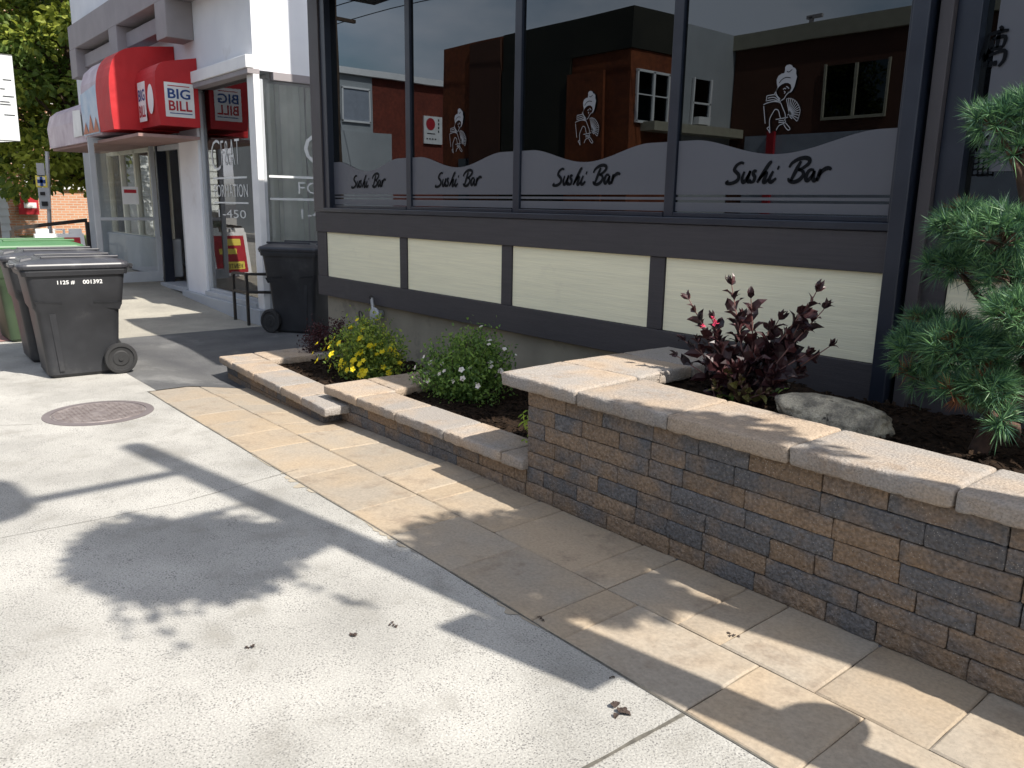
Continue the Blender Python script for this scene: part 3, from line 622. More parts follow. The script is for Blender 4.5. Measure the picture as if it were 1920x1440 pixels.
# windows
def blinds(mb, a, b, fixed, axis, z0, z1, step=.085):
    n = int((b-a)/step)
    for i in range(n):
        c_ = a+(i+.5)*(b-a)/n; t = random.uniform(.62,.85) if random.random() > .2 else 1.35; h = .046; r = random.random()
        dx, dy = h*math.cos(t), h*math.sin(t)
        
        if axis == 'x': q = [(c_-dx,fixed-dy),(c_+dx,fixed+dy)]
        else: q = [(fixed-dy,c_-dx),(fixed+dy,c_+dx)]
        mb.add([(q[0][0],q[0][1],z0),(q[1][0],q[1][1],z0),(q[1][0],q[1][1],z1),(q[0][0],q[0][1],z1)], [(0,1,2,3)], r)
wf = MB().box(-12.30,CX-.24,4.42,4.428,.27,3.15).build('window','clear_glass',wbld)
m = MB(); m.box(-12.318,-12.26,4.38,4.47,.27,3.12); m.box(CX-.25,CX-.20,4.38,4.47,.27,3.15); m.box(-12.26,CX-.28,4.38,4.47,.27,.31); m.build('frame','sill_grey',wf,bevel=.004)
m = MB(); blinds(m, -12.2, CX-.3, 4.62, 'x', .4, 3.05); m.build('blinds','blind',wf)
dz = 4.415; m = MB()
def fp(x, y): p = py(x,y,4.415); return p
a = fp(403,300); 
word(m, 'C', (-12.0,dz,2.02), UX, UZ, .34, .42, -.018); word(m, 'F&AT', (-11.62,dz,2.08), UX, UZ, .66, .34, -.016)
m.box(-11.98,-10.75,dz-.001,dz,1.90,1.925); word(m, 'FORMATION', (-11.95,dz,1.655), UX, UZ, 1.2, .17, -.005); m.box(-11.98,-10.75,dz-.001,dz,1.565,1.585); word(m, '1-450', (-11.85,dz,1.37), UX, UZ, 1.0, .11, -.004)
m.build('lettering','decal_white',wf)
wsd = MB().box(CX-.04,CX-.032,4.46,8.9,.21,3.10).build('window','clear_glass',wbld)
m = MB(); m.box(CX-.09,CX-.01,4.426,4.47,.21,3.10); m.box(CX-.09,CX-.01,8.9,8.99,.21,3.10); m.box(CX-.09,CX-.01,4.47,8.9,.21,.26); m.box(CX-.09,CX-.01,6.7,6.76,.26,3.10); m.build('frame','sill_grey',wsd,bevel=.004)
m = MB(); blinds(m, 4.50, 8.9, CX-.16, 'y', .4, 3.08); m.build('blinds','blind',wsd)
m = MB(); sx_ = CX-.025
word(m, 'C', (sx_,5.0,2.08), UY, UZ, .45, .43, -.015); word(m, 'F&AT', (sx_,5.46,2.12), UY, UZ, .9, .34, -.012)
m.box(sx_,sx_+.001,4.50,6.6,1.905,1.935); word(m, 'FORMATION', (sx_,4.90,1.71), UY, UZ, 1.55, .15, -.004); m.box(sx_,sx_+.001,4.50,6.6,1.62,1.65); word(m, '1-450-', (sx_,4.93,1.38), UY, UZ, .62, .13, -.004)
m.build('lettering','decal_white',wsd)
wbox('interior_wall','white_stucco', -12.3,CX-.3,8.92,8.97,.2,3.12, bevel=0); wbox('floor_slab','white_stucco', -19,CX-.25,4.62,9,-.2,.15, bevel=0); wbox('ceiling','white_stucco', -19,CX-.25,4.62,9,3.15,3.2, bevel=0)
wbox('party_wall','white_stucco', -12.36,-12.32,4.65,9,.1,3.2, bevel=0); wbox('back_wall','interior_dark', -19,CX-.25,9,9.1,0,8.5, bevel=0); wbox('roof','fascia_grey', -19,CX,4.6,16,8.5,8.6, bevel=0); wbox('end_wall','white_stucco', -19.0,-18.8,4.6,16,0,8.5, bevel=0)
# left column and store front bay
wbox('column','sill_grey', -18.9,-17.95,4.30,4.62,.2,3.2); wbox('column','white_stucco', -19.0,-18.35,4.34,4.36,.2,4.2, bevel=0)
wbox('bay_base','sill_grey', -17.95,-14.42,4.40,4.7,.3,.95, bevel=.02)
bay = MB().box(-17.95,-14.42,4.55,4.556,.95,2.85).build('window','clear_glass',wbld)
m = MB()
for x in (-17.9,-17.0,-16.1,-15.2,-14.45): m.box(x-.045,x+.045,4.50,4.60,.95,2.85)
m.box(-17.85,-14.5,4.50,4.60,.90,.96); m.box(-17.85,-14.5,4.50,4.60,2.42,2.50); m.build('frame','cream_frame',bay,bevel=.004)
wbox('door_frame','dark_metal', -14.40,-14.32,4.36,4.52,.2,2.85); wbox('door_frame','sill_grey', -13.26,-13.16,4.36,4.50,.2,2.85); wbox('transom','sill_grey', -14.32,-13.26,4.38,4.46,2.38,2.46)
wbox('threshold','sill_grey', -14.42,-13.2,4.30,4.7,.16,.235)
# open glass door leaf standing out from the wall
dr = MB().box(-14.386,-14.38,3.45,4.30,.50,2.46).build('door','door_glass',wbld)
m = MB(); m.box(-14.41,-14.36,3.36,3.44,.25,2.54); m.box(-14.41,-14.36,4.27,4.34,.25,2.54); m.box(-14.41,-14.36,3.44,4.27,.25,.42); m.box(-14.41,-14.36,3.44,4.27,2.46,2.54); m.box(-14.41,-14.36,3.44,4.27,1.26,1.31); m.build('door_frame','sill_grey',dr,bevel=.004)
m = MB(); m.box(-14.379,-14.377,3.80,4.05,1.52,1.80); m.build('notice','print_white',dr); m = MB(); m.box(-14.376,-14.374,3.83,4.02,1.70,1.755); m.build('notice_mark','print_red',dr)
# fascia: frame with brackets
YA = 3.98
FZ0, FZ1 = 4.62, 4.74
def ztop(X): return 4.66+(X+17.6)*0.0
wbox('fascia','fascia_grey', -17.75,-9.9,YA,4.349,4.30,4.72, bevel=.01)
wbox('fascia_rail','fascia_grey', -17.75,-12.4,YA+.14,4.349,3.98,4.20, bevel=.01)
for x in (-17.75,-15.05,-12.65): wbox('bracket','fascia_grey', x,x+.45,YA-.004,4.348,3.80,4.299, bevel=.01)
wbox('front_wall','white_stucco', -17.9,CX+.0,4.2,4.349,4.72,8.5, bevel=0)
# awning
aw = MB()
E1 = [(4.345,2.62),(3.80,2.62),(3.775,2.8),(3.76,3.0),(3.757,3.15),(3.76,3.26),(3.775,3.33),(3.80,3.385),(3.835,3.43),(3.88,3.46),(4.0,3.49),(4.345,3.56)]
E2 = [(4.345,2.60),(3.66,2.60),(3.42,2.59),(3.405,2.8),(3.40,3.0),(3.40,3.2),(3.412,3.33),(3.435,3.44),(3.47,3.53),(3.52,3.61),(3.58,3.67),(3.66,3.715),(3.78,3.75),(3.94,3.78),(4.345,3.83)]
aw.prism([(-13.06,y,z) for y, z in E1], (.90,0,0)); aw.prism([(-13.80,y,z) for y, z in E2], (.735,0,0))
awo = aw.build('awning','awning_red',wbld)
E3 = [(4.345,2.56),(3.44,2.56),(3.42,3.0),(3.44,3.34),(3.50,3.53),(3.63,3.66),(4.345,3.78)]
m = MB(); m.prism([(-14.85,y,z) for y, z in E3], (1.045,0,0)); E4 = [(4.345,2.50),(3.46,2.50),(3.44,2.85),(3.50,3.06),(3.62,3.16),(4.345,3.25)]
m.prism([(-17.6,y,z) for y, z in E4], (2.745,0,0)); m.build('printed_canopy','awning_print',awo)
m = MB(); m.box(-17.58,-12.2,3.50,4.34,2.455,2.497); m.build('underside','awning_under',awo)
# prints on the awning
xs = -12.157
m = MB(); m.box(xs,xs+.004,3.875,4.275,2.74,3.20); sg = m.build('sign_panel','print_white',awo)
m = MB(); word(m, 'BIG', (xs+.007,3.915,2.985), UY, UZ, .31, .135, .022); m.add([(xs+.007,3.93,2.785),(xs+.007,4.24,2.785),(xs+.007,4.24,2.797),(xs+.007,3.93,2.797)], [(0,1,2,3)]); m.build('lettering','print_blue',sg)
m = MB(); word(m, 'BILL', (xs+.007,3.92,2.825), UY, UZ, .32, .135, .022); m.add([(xs+.007,3.92,3.15),(xs+.007,4.22,3.15),(xs+.007,4.22,3.162),(xs+.007,3.92,3.162)], [(0,1,2,3)]); m.build('lettering','print_red',sg)
m = MB(); m.box(-12.95,-12.62,3.752,3.758,2.70,3.24); sg2 = m.build('sign_panel','print_white',awo)
m = MB(); word(m, 'BIG', (-12.93,3.749,2.98), UX, UZ, .29, .16, .022); m.build('lettering','print_blue',sg2); m = MB(); word(m, 'BILL', (-12.93,3.749,2.76), UX, UZ, .29, .16, .022); m.build('lettering','print_red',sg2)
m = MB(); disc2d(m, (-12.40,2.98), .13, (0,3.756,0), UX, UZ, 24, .20); m.build('roundel','print_white',awo)
m = MB()
m.add([(-14.8,3.416,2.58),(-13.82,3.416,2.58),(-13.82,3.404,3.28),(-14.8,3.404,3.2)], [(0,1,2,3)]); m.build('mountain_print','print_sky',awo)
m = MB()
for x, h in ((-14.0,.22),(-14.3,.28),(-14.62,.18)): m.add([(x-.16,3.408,2.6),(x+.16,3.408,2.6),(x+.03,3.404,2.6+h)], [(0,1,2)])
m.build('canyon_print','print_orange',awo)
m = MB(); m.add([(-15.6,3.44,2.6),(-15.0,3.44,2.6),(-15.0,3.43,3.0),(-15.5,3.43,3.02)], [(0,1,2,3)]); m.build('road_print','print_white',awo)
m = MB(); m.add([(-15.02,3.438,2.6),(-14.92,3.438,2.6),(-14.94,3.432,2.92),(-15.0,3.432,2.92)], [(0,1,2,3)]); m.build('figure_print','print_black',awo)
# goods in the doorway
gd = thing('clothes_display', (-13.7,4.9,.2), 'clothes and wooden slat stand just inside the open shop doorway', 'display')
m = MB(); m.box(-13.95,-13.35,4.85,4.9,.2,1.15); m.build('slat_stand','wood_slat',gd)
for i, (mt, x, z0, z1) in enumerate((('cloth_blue',-13.72,1.35,1.7),('cloth_red',-13.6,1.6,1.95),('cloth_yellow',-13.5,1.15,1.5),('cloth_grey',-13.65,1.95,2.3),('cloth_red',-13.86,1.2,1.36))):
    m = MB(); m.hexa([(x-.16,4.8,z0),(x+.16,4.8,z0),(x+.15,4.85,z0),(x-.15,4.85,z0)],[(x-.10,4.8,z1),(x+.10,4.8,z1),(x+.09,4.86,z1),(x-.09,4.86,z1)]); m.build('garment',mt,gd,bevel=.02)
for i in range(14): MB().box(-13.30,-13.18,4.60,4.62,.35+i*.15,.35+i*.15+random.uniform(.05,.13)).build('price_card','print_white',gd)

# ------------------------------------------------------------------ wheeled bins
def loft(mb, rings, r=None):
    n = len(rings[0]); vs = [p for rg in rings for p in rg]
    fs = [(i*n+k, i*n+(k+1)%n, (i+1)*n+(k+1)%n, (i+1)*n+k) for i in range(len(rings)-1) for k in range(n)]
    fs += [tuple(range(n-1,-1,-1)), tuple(range((len(rings)-1)*n, len(rings)*n))]; mb.add(vs, fs, r)
def rrect(x0, x1, y0, y1, z, rad, k=4, zf=None):
    out = []
    for cx_, cy_, a0 in ((x1-rad,y0+rad,-90),(x1-rad,y1-rad,0),(x0+rad,y1-rad,90),(x0+rad,y0+rad,180)):
        for i in range(k+1):
            a = R(a0+90*i/k); X = cx_+rad*math.cos(a); Y = cy_+rad*math.sin(a); out.append((X,Y,z+(zf(X,Y) if zf else 0)))
    return out
def make_bin(body_mat, lid_mat, label, big=True, number=None):
    """wheels at +Y, lid front lip at -Y; local origin on the ground under the body"""
    t = thing('wheeled_bin', (0,0,0), label, 'bin')
    w, d, h = (.30,.36,.93)
    m = MB(); rings = []
    for z, ww, y0, y1 in ((.0,.235,-.26,.24),(.03,.255,-.285,.27),(.30,.265,-.305,.285),(.56,.275,-.33,.305),(.60,.292,-.35,.33),(.80,.305,-.375,.355),(.90,.312,-.39,.37)):
        rings.append(rrect(-ww,ww,y0,y1,z,.055))
    loft(m, rings); bd = m.build('body',body_mat,t,local=True,smooth=True); bd.data.set_sharp_from_angle(angle=R(28))
    m = MB(); loft(m, [rrect(-.325,.325,-.41,.385,.865,.06),rrect(-.33,.33,-.42,.39,.90,.06),rrect(-.325,.325,-.415,.385,.925,.06)]); m.build('rim',body_mat,t,local=True)
    for s in (-1,1):      # moulded shoulders and corner ribs on the side faces
        m = MB()
        m.hexa([(s*.262,-.20,.06),(s*.262,-.165,.06),(s*.272,-.19,.55),(s*.272,-.24,.55)],[(s*.268,-.20,.06),(s*.268,-.165,.06),(s*.279,-.19,.55),(s*.279,-.24,.55)]); m.build('side_rib',body_mat,t,local=True); m = MB()
        m.hexa([(s*.27,.10,.60),(s*.27,.30,.56),(s*.29,.32,.62),(s*.29,.10,.64)],[(s*.285,.10,.60),(s*.285,.30,.56),(s*.305,.32,.62),(s*.305,.10,.64)]); m.build('shoulder',body_mat,t,local=True); m = MB()
        m.hexa([(s*.27,-.32,.62),(s*.27,-.14,.60),(s*.29,-.14,.64),(s*.29,-.34,.66)],[(s*.285,-.32,.62),(s*.285,-.14,.60),(s*.302,-.14,.64),(s*.302,-.34,.66)])
        m.build('shoulder',body_mat,t,local=True)
    m = MB(); zf = lambda X, Y: .035*(1-(X/.33)**2)+.02*clamp((Y+.1)/.4)
    loft(m, [rrect(-.34,.34,-.435,.40,.918,.07),rrect(-.345,.345,-.44,.405,.945,.07),rrect(-.335,.335,-.43,.395,.965,.065),rrect(-.27,.27,-.33,.33,.99,.06),rrect(-.20,.20,-.26,.27,1.005,.06)])
    m.box(-.10,.10,-.47,-.43,.925,.955); m.hexa([(-.17,-.40,.97),(.17,-.40,.97),(.17,-.30,.985),(-.17,-.30,.985)],[(-.15,-.39,1.0),(.15,-.39,1.0),(.15,-.31,1.012),(-.15,-.31,1.012)])
    for x in (-.2,.2): m.box(x-.015,x+.015,-.25,.34,.995,1.018)
    lid = m.build('lid',lid_mat,t,local=True,bevel=.006)
    m = MB(); m.tube([(-.24,.43,.93),(.24,.43,.93)],.016,8)
    for x in (-.22,0,.22): m.box(x-.012,x+.012,.36,.44,.90,.945)
    m.build('handle',body_mat,t,local=True)
    for s in (-1,1):
        m = MB(); cx_ = s*.30; m.lathe((cx_,.27,.135), [(.0,-.03),(.10,-.03),(.128,-.026),(.135,-.01),(.135,.012),(.128,.028),(.105,.030),(.10,.02),(.07,.018),(.06,.024),(.02,.024),(.02,.034),(.0,.034)] if s > 0 else [(.0,-.034),(.02,-.034),(.02,-.024),(.06,-.024),(.07,-.018),(.10,-.02),(.105,-.030),(.128,-.028),(.135,-.012),(.135,.01),(.128,.026),(.10,.03),(.0,.03)], 32, 'x')
        wh = m.build('wheel','rubber',t,local=True,smooth=True); wh.data.set_sharp_from_angle(angle=R(30))
    m = MB(); m.tube([(-.30,.27,.135),(.30,.27,.135)],.012,8); m.build('axle','black_iron',t,local=True)
    if number:
        m = MB(); word(m, number[0], (.3085,-.16,.79), UY, Vector((.06,0,1)), .13, .035, .02); m.build('lettering','print_white',bd,local=True); m = MB(); word(m, number[1], (.3085,.03,.79), UY, Vector((.06,0,1)), .15, .035, .02); m.build('lettering','print_white',bd,local=True)
    return t
bA = make_bin('bin_black','bin_lid','big charcoal wheeled bin with white stencilled number, nearest on the sidewalk', number=('1125 #','001392'))
bA.location = (-8.36,1.715,0); bA.rotation_euler = (0,0,R(-3)); bA.scale = (1.04,1.07,1.075)
bB = dup(bA, label='charcoal wheeled bin half hidden between the numbered bin and the green one')
for k in list(bB.children):
    for kk in list(k.children): bpy.data.objects.remove(kk)
bB.location = (-9.28,1.75,0); bB.rotation_euler = (0,0,R(-2)); bB.scale = (1.06,1.14,1.09)
bG = make_bin('bin_darkgreen','bin_green','dark green wheeled bin with light green lid behind the charcoal bins')
bG.location = (-10.75,1.80,0); bG.rotation_euler = (0,0,R(2)); bG.scale = (1.08,1.22,1.12)
bC = dup(bA, label='black wheeled bin standing against the lettered side window by the handrail')
for k in list(bC.children):
    for kk in list(k.children): bpy.data.objects.remove(kk)
bC.location = (-9.52,4.55,0); bC.rotation_euler = (0,0,R(125)); bC.scale = (1.05,1.0,1.10)
for o in (bA,bB,bG,bC): o['group'] = 'wheeled bins on the walk'

# handrail by the corner
hr = thing('handrail', (-10.4,4.1,0), 'low black iron handrail at the corner of the white building', 'handrail')
for p in ((-10.88,4.20),(-10.30,4.15),(-10.02,4.8),(-10.0,6.2)):
    m = MB(); m.box(p[0]-.017,p[0]+.017,p[1]-.017,p[1]+.017,-.02,.66); m.build('post','black_iron',hr)
for z in (.655,.42):
    m = MB(); m.tube([(-10.90,4.20,z-.05),(-10.80,4.19,z),(-10.28,4.14,z+.02),(-10.04,4.5,z+.02),(-10.0,6.3,z+.04)],.022,4); m.build('rail','black_iron',hr)

# ------------------------------------------------------------------ plants
def rv(): return Vector((random.gauss(0,1),random.gauss(0,1),random.gauss(0,1))).normalized()
def shrub(name, c, rad, n, ls, mat, label, cat='shrub', stems=26, flowers=None, up_=.45, group=None, sp=.55):
    c = Vector(c); t = thing(name, (c.x,c.y,c.z), label, cat, group)
    m = MB(); tw = MB()
    tips = []
    for i in range(stems):
        d = rv(); d.z = abs(d.z)*1.0+.25; d.normalize(); tip = c+Vector((d.x*rad[0],d.y*rad[1],d.z*rad[2]*1.25))
        k = random.uniform(.7,1.12); tip = c+(tip-c)*k; base = c+Vector((random.uniform(-.05,.05),random.uniform(-.05,.05),0))
        mid = base.lerp(tip,.5)+rv()*.03; pts = smooth_line([base,mid,tip],4); tw.tube(pts,[.006-.004*i_/len(pts) for i_ in range(len(pts))],4); tips.append((base,mid,tip))
    for i in range(n):
        b, md, tp = random.choice(tips); u = random.random()**.6; p = (b.lerp(md,u*2) if u < .5 else md.lerp(tp,u*2-1))
        p = p+Vector((random.gauss(0,1)*rad[0],random.gauss(0,1)*rad[1],random.gauss(0,1)*rad[2]))*.13*sp/.55; p.z = max(p.z,c.z+.01)
        d = rv(); d.z += up_; l = ls*random.uniform(.6,1.25); m.leaf(p, d, rv()+Vector((0,0,.8)), l, l*.5, .1)
    tw.build('stems','twig',t); m.build('foliage',mat,t)
    if flowers:
        fn, fs, fm = flowers; protos = []
        for q_ in range(3):
            f = MB(); out = Vector((0,0,1))
            for k in range(5):
                th = 2*PI*k/5; dd = Vector((math.cos(th),math.sin(th),.12+.2*q_)); f.leaf((0,0,.004), dd, out, fs*.52, fs*.50, .05, r=random.random())
            protos.append(f.build('flower',fm,t,local=True))
        for i in range(fn):
            b, md, tp = random.choice(tips); p = md.lerp(tp,random.uniform(.5,1.12)) if random.random() < .7 else c+Vector((random.uniform(-.9,.9)*rad[0],-random.uniform(.5,1.05)*rad[1],random.uniform(.25,.9)*rad[2])); p += rv()*.03
            out = ((p-c).normalized()+Vector((-.0,-.7,.4))+rv()*.4).normalized(); o = protos[i] if i < 3 else protos[i%3].copy()
            if i >= 3: COL.objects.link(o); o.parent = t
            o.location = p-c; o.rotation_euler = out.to_track_quat('Z','Y').to_euler(); o.scale = [random.uniform(.75,1.2)]*3
    return t
p = gz(598,668,.06); shrub('barberry', (p.x,3.85,.05), (.34,.30,.30), 4200, .028, 'barberry_leaf', 'small dark purple red barberry in the lowest planter beside the lane', stems=34)
shrub('potentilla_shrub', (-6.30,3.62,.05), (.46,.34,.40), 9000, .034, 'potentilla_leaf', 'bushy green shrub covered in bright yellow flowers in the lowest planter', stems=60, flowers=(95,.062,'yellow_petal'))
shrub('potentilla_shrub', (-4.92,3.68,.13), (.47,.36,.43), 11000, .031, 'bush_leaf', 'rounded green shrub with small white flowers in the middle planter', stems=64, flowers=(30,.045,'white_petal'))
# lime fern-like plant against the tall planter
t = thing('lime_plant', (-3.42,3.15,.14), 'small lime green leafy plant squeezed against the tallest planter', 'plant')
m = MB()
for i in range(26):
    b = Vector((-3.34+random.uniform(-.1,.03),3.22+random.uniform(-.1,.1),.15)); d = Vector((random.uniform(-.7,.1),random.uniform(-.5,.1),1.1)).normalized(); tip = b+d*random.uniform(.15,.42)
    for k in range(7):
        u = k/7; p = b.lerp(tip,u)+Vector((-.06,-.03,-.05))*u*u
        for s in (-1,1): m.leaf(p, Vector((s*.7+random.uniform(-.3,.3),-.3,-.55)), (0,-1,.3), .075*random.uniform(.6,1), .012, .1)
m.build('foliage','lime_leaf',t)

def leafy_stem(m, tw, base, tip, n, ls, bend=.04, spread=1.0):
    base, tip = Vector(base), Vector(tip); mid = base.lerp(tip,.5)+Vector((random.uniform(-bend,bend),random.uniform(-bend,bend),0)); pts = smooth_line([base,mid,tip],6)
    tw.tube(pts,[.0065-.0045*i/len(pts) for i in range(len(pts))],5)
    ax = (tip-base).normalized(); a0 = random.uniform(0,PI)
    for i in range(n):
        u = .15+.85*(i/(n-1)); p = pts[min(int(u*(len(pts)-1)),len(pts)-1)]
        a = ax.orthogonal().normalized(); b = ax.cross(a)
        for s in (0,1):
            th = a0+i*PI/2+s*PI; d = (a*math.cos(th)+b*math.sin(th))*spread+ax*(.55+.5*u); l = ls*random.uniform(.75,1.15)*(1-.25*abs(u-.55)*2)*(.6 if u > .97 else 1)
            m.leaf(p, d+ax*.25, ax+rv()*.7, l, l*.56, .16, tip=1.3)
            if random.random() < .35: m.leaf(p+ax*.008, d+rv()*.7, ax, l*.6, l*.27, .15)
    for k in range(4): m.leaf(tip, ax+rv()*.45, rv(), ls*.6, ls*.22, .12)
wg = thing('weigela_shrub', (-2.45,3.70,.58), 'dark purple leaved shrub with two pink blooms in the tallest planter', 'shrub')
m = MB(); tw = MB(); ol = MB(); b0 = py(1385,735,3.70)
base = Vector((b0.x,3.7,.58))
def tp(x, y, Y=3.7): return py(x,y,Y)
for (x,y,Y,n,l) in ((1372,535,3.72,9,.085),(1408,560,3.66,8,.08),(1392,600,3.75,7,.085),(1440,620,3.72,6,.085),(1530,548,3.70,9,.085),(1545,580,3.76,6,.075),(1500,590,3.66,8,.085),(1480,640,3.72,7,.08),(1460,600,3.80,6,.08),(1555,650,3.70,4,.065),(1510,665,3.65,5,.08),(1292,562,3.70,6,.075),(1318,610,3.72,6,.07),(1335,600,3.65,7,.07),(1285,640,3.68,6,.075),(1350,640,3.62,6,.09),(1420,670,3.6,6,.09),(1270,668,3.66,3,.07),(1380,690,3.58,6,.09),(1450,700,3.60,6,.08),(1335,685,3.6,5,.08),(1500,700,3.75,5,.07)):
    leafy_stem(m, tw, base+Vector((random.uniform(-.12,.12),random.uniform(-.06,.06),0)), tp(x,y,Y), n+2, l*1.4)
for _ in range(6): leafy_stem(m, tw, base+Vector((random.uniform(-.2,.2),random.uniform(-.08,.08),0)), tp(random.uniform(1290,1520),random.uniform(640,715),random.uniform(3.58,3.8)), 5, .10)
for (x,y,Y) in ((1365,700,3.56),(1400,735,3.55),(1345,720,3.55),(1435,735,3.55),(1390,712,3.5)): leafy_stem(ol, tw, base+Vector((random.uniform(-.06,.06),-.03,0)), tp(x,y,Y), 5, .075)
tw.build('stems','stem_pink',wg); m.build('foliage','purple_leaf',wg); ol.build('lower_foliage','olive_leaf',wg)
f = MB()
for (x,y) in ((1338,598),(1342,606),(1318,612)):
    p = tp(x,y,3.60)
    for k in range(6): f.leaf(p, rv()+Vector((0,-.4,.2)), rv(), .022, .014, .1)
f.build('flowers','pink_petal',wg)
t = thing('seedling', (-2.95,3.42,.58), 'tiny dark seedling sprouting beside the coping, left of the purple shrub', 'plant'); m = MB()
for k in range(12):
    p = gz(1205,702,.6)+Vector((random.uniform(-.06,.08),random.uniform(-.02,.03),0)); m.leaf(p, Vector((random.uniform(-.7,.7),random.uniform(-.3,.3),1)), rv(), .065, .02, .1)
m.build('foliage','purple_leaf',t)
t = thing('seedling', (-2.1,3.45,.58), 'low dark green leafy seedling in the mulch left of the boulder', 'plant'); m = MB()
for k in range(26):
    p = gz(1440+random.uniform(-70,20),745+random.uniform(-8,8),.6); m.leaf(p, Vector((random.uniform(-1,1),random.uniform(-.6,.4),.35)), (0,0,1), .08, .03, .15)
m.build('foliage','bush_leaf',t)

p_ = None
# pine: pads of needle tufts on a short crooked trunk
pine = thing('pine_tree', (-1.15,3.75,.58), 'small cloud pruned pine with bluish green needle pads in the tallest planter', 'pine tree')
nd = MB(); nb = MB(); tk = MB()
def tuft(mb, p, d, n, ln, w=.0013, spread=.75):
    for i in range(n):
        q = d*random.uniform(.35,1.15)+rv()*spread; q.normalize(); l = ln*random.uniform(.5,1.2); side = q.cross(rv()).normalized()*w
        m_ = p+q*l*.55+Vector((0,0,-.04*l)); e = p+q*l+Vector((0,0,-.10*l)); r = random.random()
        mb.add([p-side,p+side,m_+side,m_-side,e], [(0,1,2,3),(3,2,4)], r)
def pad(cx_, cy_, Y, rx, rz, ry, n, down=.35):
    c = py(cx_,cy_,Y); k = 1/F*(c-CO).dot(fw); rx *= k; rz *= k
    tb = py(1880,790,3.8); root = Vector((-1.15,3.80,.6+max(0,(c.z-.75)*.75)))
    for i in range(n):
        v = rv()
        if v.z < -.2 and random.random() > down: v.z = abs(v.z)
        s = random.uniform(.55,1.0); p = c+Vector((v.x*rx*s,v.y*ry*s,v.z*rz*s)); d = (Vector((v.x,v.y,v.z*1.1))+Vector((0,-.05,.55))).normalized()
        if i % 4 == 0: tk.tube([c+Vector((0,0,-rz*.4)),p],[.007,.003],4)
        tuft(nb if random.random() < .012 else nd, p, d, random.randint(26,46), random.uniform(.06,.095))
    tk.tube(smooth_line([root,root.lerp(c,.5)+rv()*.03,c+Vector((0,0,-rz*.4))],4),[.02]*5+[.016,.013,.01,.01][:4],6)
for a in ((1872,228,3.70,52,30,.15,75),(1940,210,3.8,56,46,.18,60),(1905,285,3.78,44,20,.12,26),
          (1805,425,3.64,48,34,.16,90),(1880,440,3.58,66,46,.2,120),(1800,495,3.72,60,34,.16,80),(1895,512,3.66,56,40,.16,80),
          (1905,585,3.52,48,32,.14,70),(1950,640,3.6,45,50,.14,50),
          (1730,655,3.60,56,36,.16,100),(1795,655,3.52,72,46,.17,130),(1765,610,3.84,66,22,.13,50),(1862,670,3.66,56,56,.18,100),(1850,725,3.50,42,28,.12,46),(1745,712,3.62,54,22,.12,42),
          (1790,735,3.48,42,22,.1,34),(1882,785,3.44,14,20,.06,12,.9),(1880,735,3.56,30,30,.12,26)): pad(*a)
pb = py(1800,735,3.5)
for i in range(5): tuft(nb, pb+rv()*.03, Vector((0,-.2,-1)), 30, .07)
tk.tube([Vector(v) for v in smooth_line([(-1.27,3.74,.55),(-1.22,3.78,.75),(-1.08,3.82,1.05),(-1.14,3.80,1.45),(-1.26,3.78,1.75),(-1.20,3.76,2.0)],4)],[.045,.042,.04,.04,.043,.04,.04,.038,.036,.034,.033,.032,.03,.03,.028,.027,.026,.025,.022,.018,.012][:21],10)
tk.build('trunk','pine_bark',pine,smooth=True); nd.build('needles','needle',pine); nb.build('dead_needles','needle_brown',pine)

# boulder
rc = py(1568,762,3.62)
bm = bmesh.new(); bmesh.ops.create_icosphere(bm, subdivisions=5, radius=1)
for v in bm.verts:
    p = v.co.copy(); s = 1+.16*noise.noise(p*1.3)+.06*noise.noise(p*3.5)+.025*noise.noise(p*9)+.012*noise.noise(p*22)
    q = Vector((math.copysign(abs(p.x)**.8,p.x)*.285,math.copysign(abs(p.y)**.9,p.y)*.15,math.copysign(abs(p.z)**.8,p.z)*.085))*s
    if q.z < -.07: q.z = -.07
    v.co = q
me = bpy.data.meshes.new('boulder'); bm.to_mesh(me); bm.free(); me.materials.append(MATS['rock']); me.shade_smooth()
rk = bpy.data.objects.new('boulder', me); COL.objects.link(rk); rk.location = (rc.x,3.62,.635); rk.rotation_euler = (0,R(4),R(8))
tag(rk, 'rounded pale grey boulder lying in the mulch behind the coping', 'boulder')

# a pale twig on the mulch under the pine
p = gz(1835,838,.6); m = MB(); m.tube([p+Vector((-.03,.02,.02)),p+Vector((.0,0,.028)),p+Vector((.035,-.03,.02))],[.003,.003,.0015],5); tag(m.build('twig','foundation'), 'pale dry twig lying on the dark mulch below the pine', 'twig')
# small litter on the walk
for i, (x, y, s, lb) in enumerate(((1160,1335,.026,'brown dry clump of dirt on the concrete near the bottom joint'),(1148,1271,.009,'tiny brown crumb beside the paver edge, above the brown clump'),(1014,1162,.014,'dark crumb lying on the paver edge by the pole shadow'),(1373,1192,.016,'crumbs of soil on the paver joint in the sun, nearest the wall'),(665,1192,.018,'dark leaf scrap on the sunny concrete below the basket shadow'),(738,1172,.014,'thin leaf scrap to the right of the other, on sunny concrete'),(470,1215,.016,'pale brown leaf scrap on the bright concrete at left'),(860,865,.02,'small scatter of soil on the concrete left of the pavers'))):
    p = gz(x,y); m = MB()
    for k in range(5 if s < .02 else 9):
        q = p+Vector((random.uniform(-s,s),random.uniform(-s*.5,s*.5),s*.12+.002)); m.leaf(q, rv()*Vector((1,1,.2)), (0,0,1), s*1.1, s*.8, .3)
    m2 = m.build('leaf_scrap' if 'leaf' in lb else 'dirt_crumb','twig'); tag(m2, lb, 'debris', 'crumbs and leaf scraps on the walk')

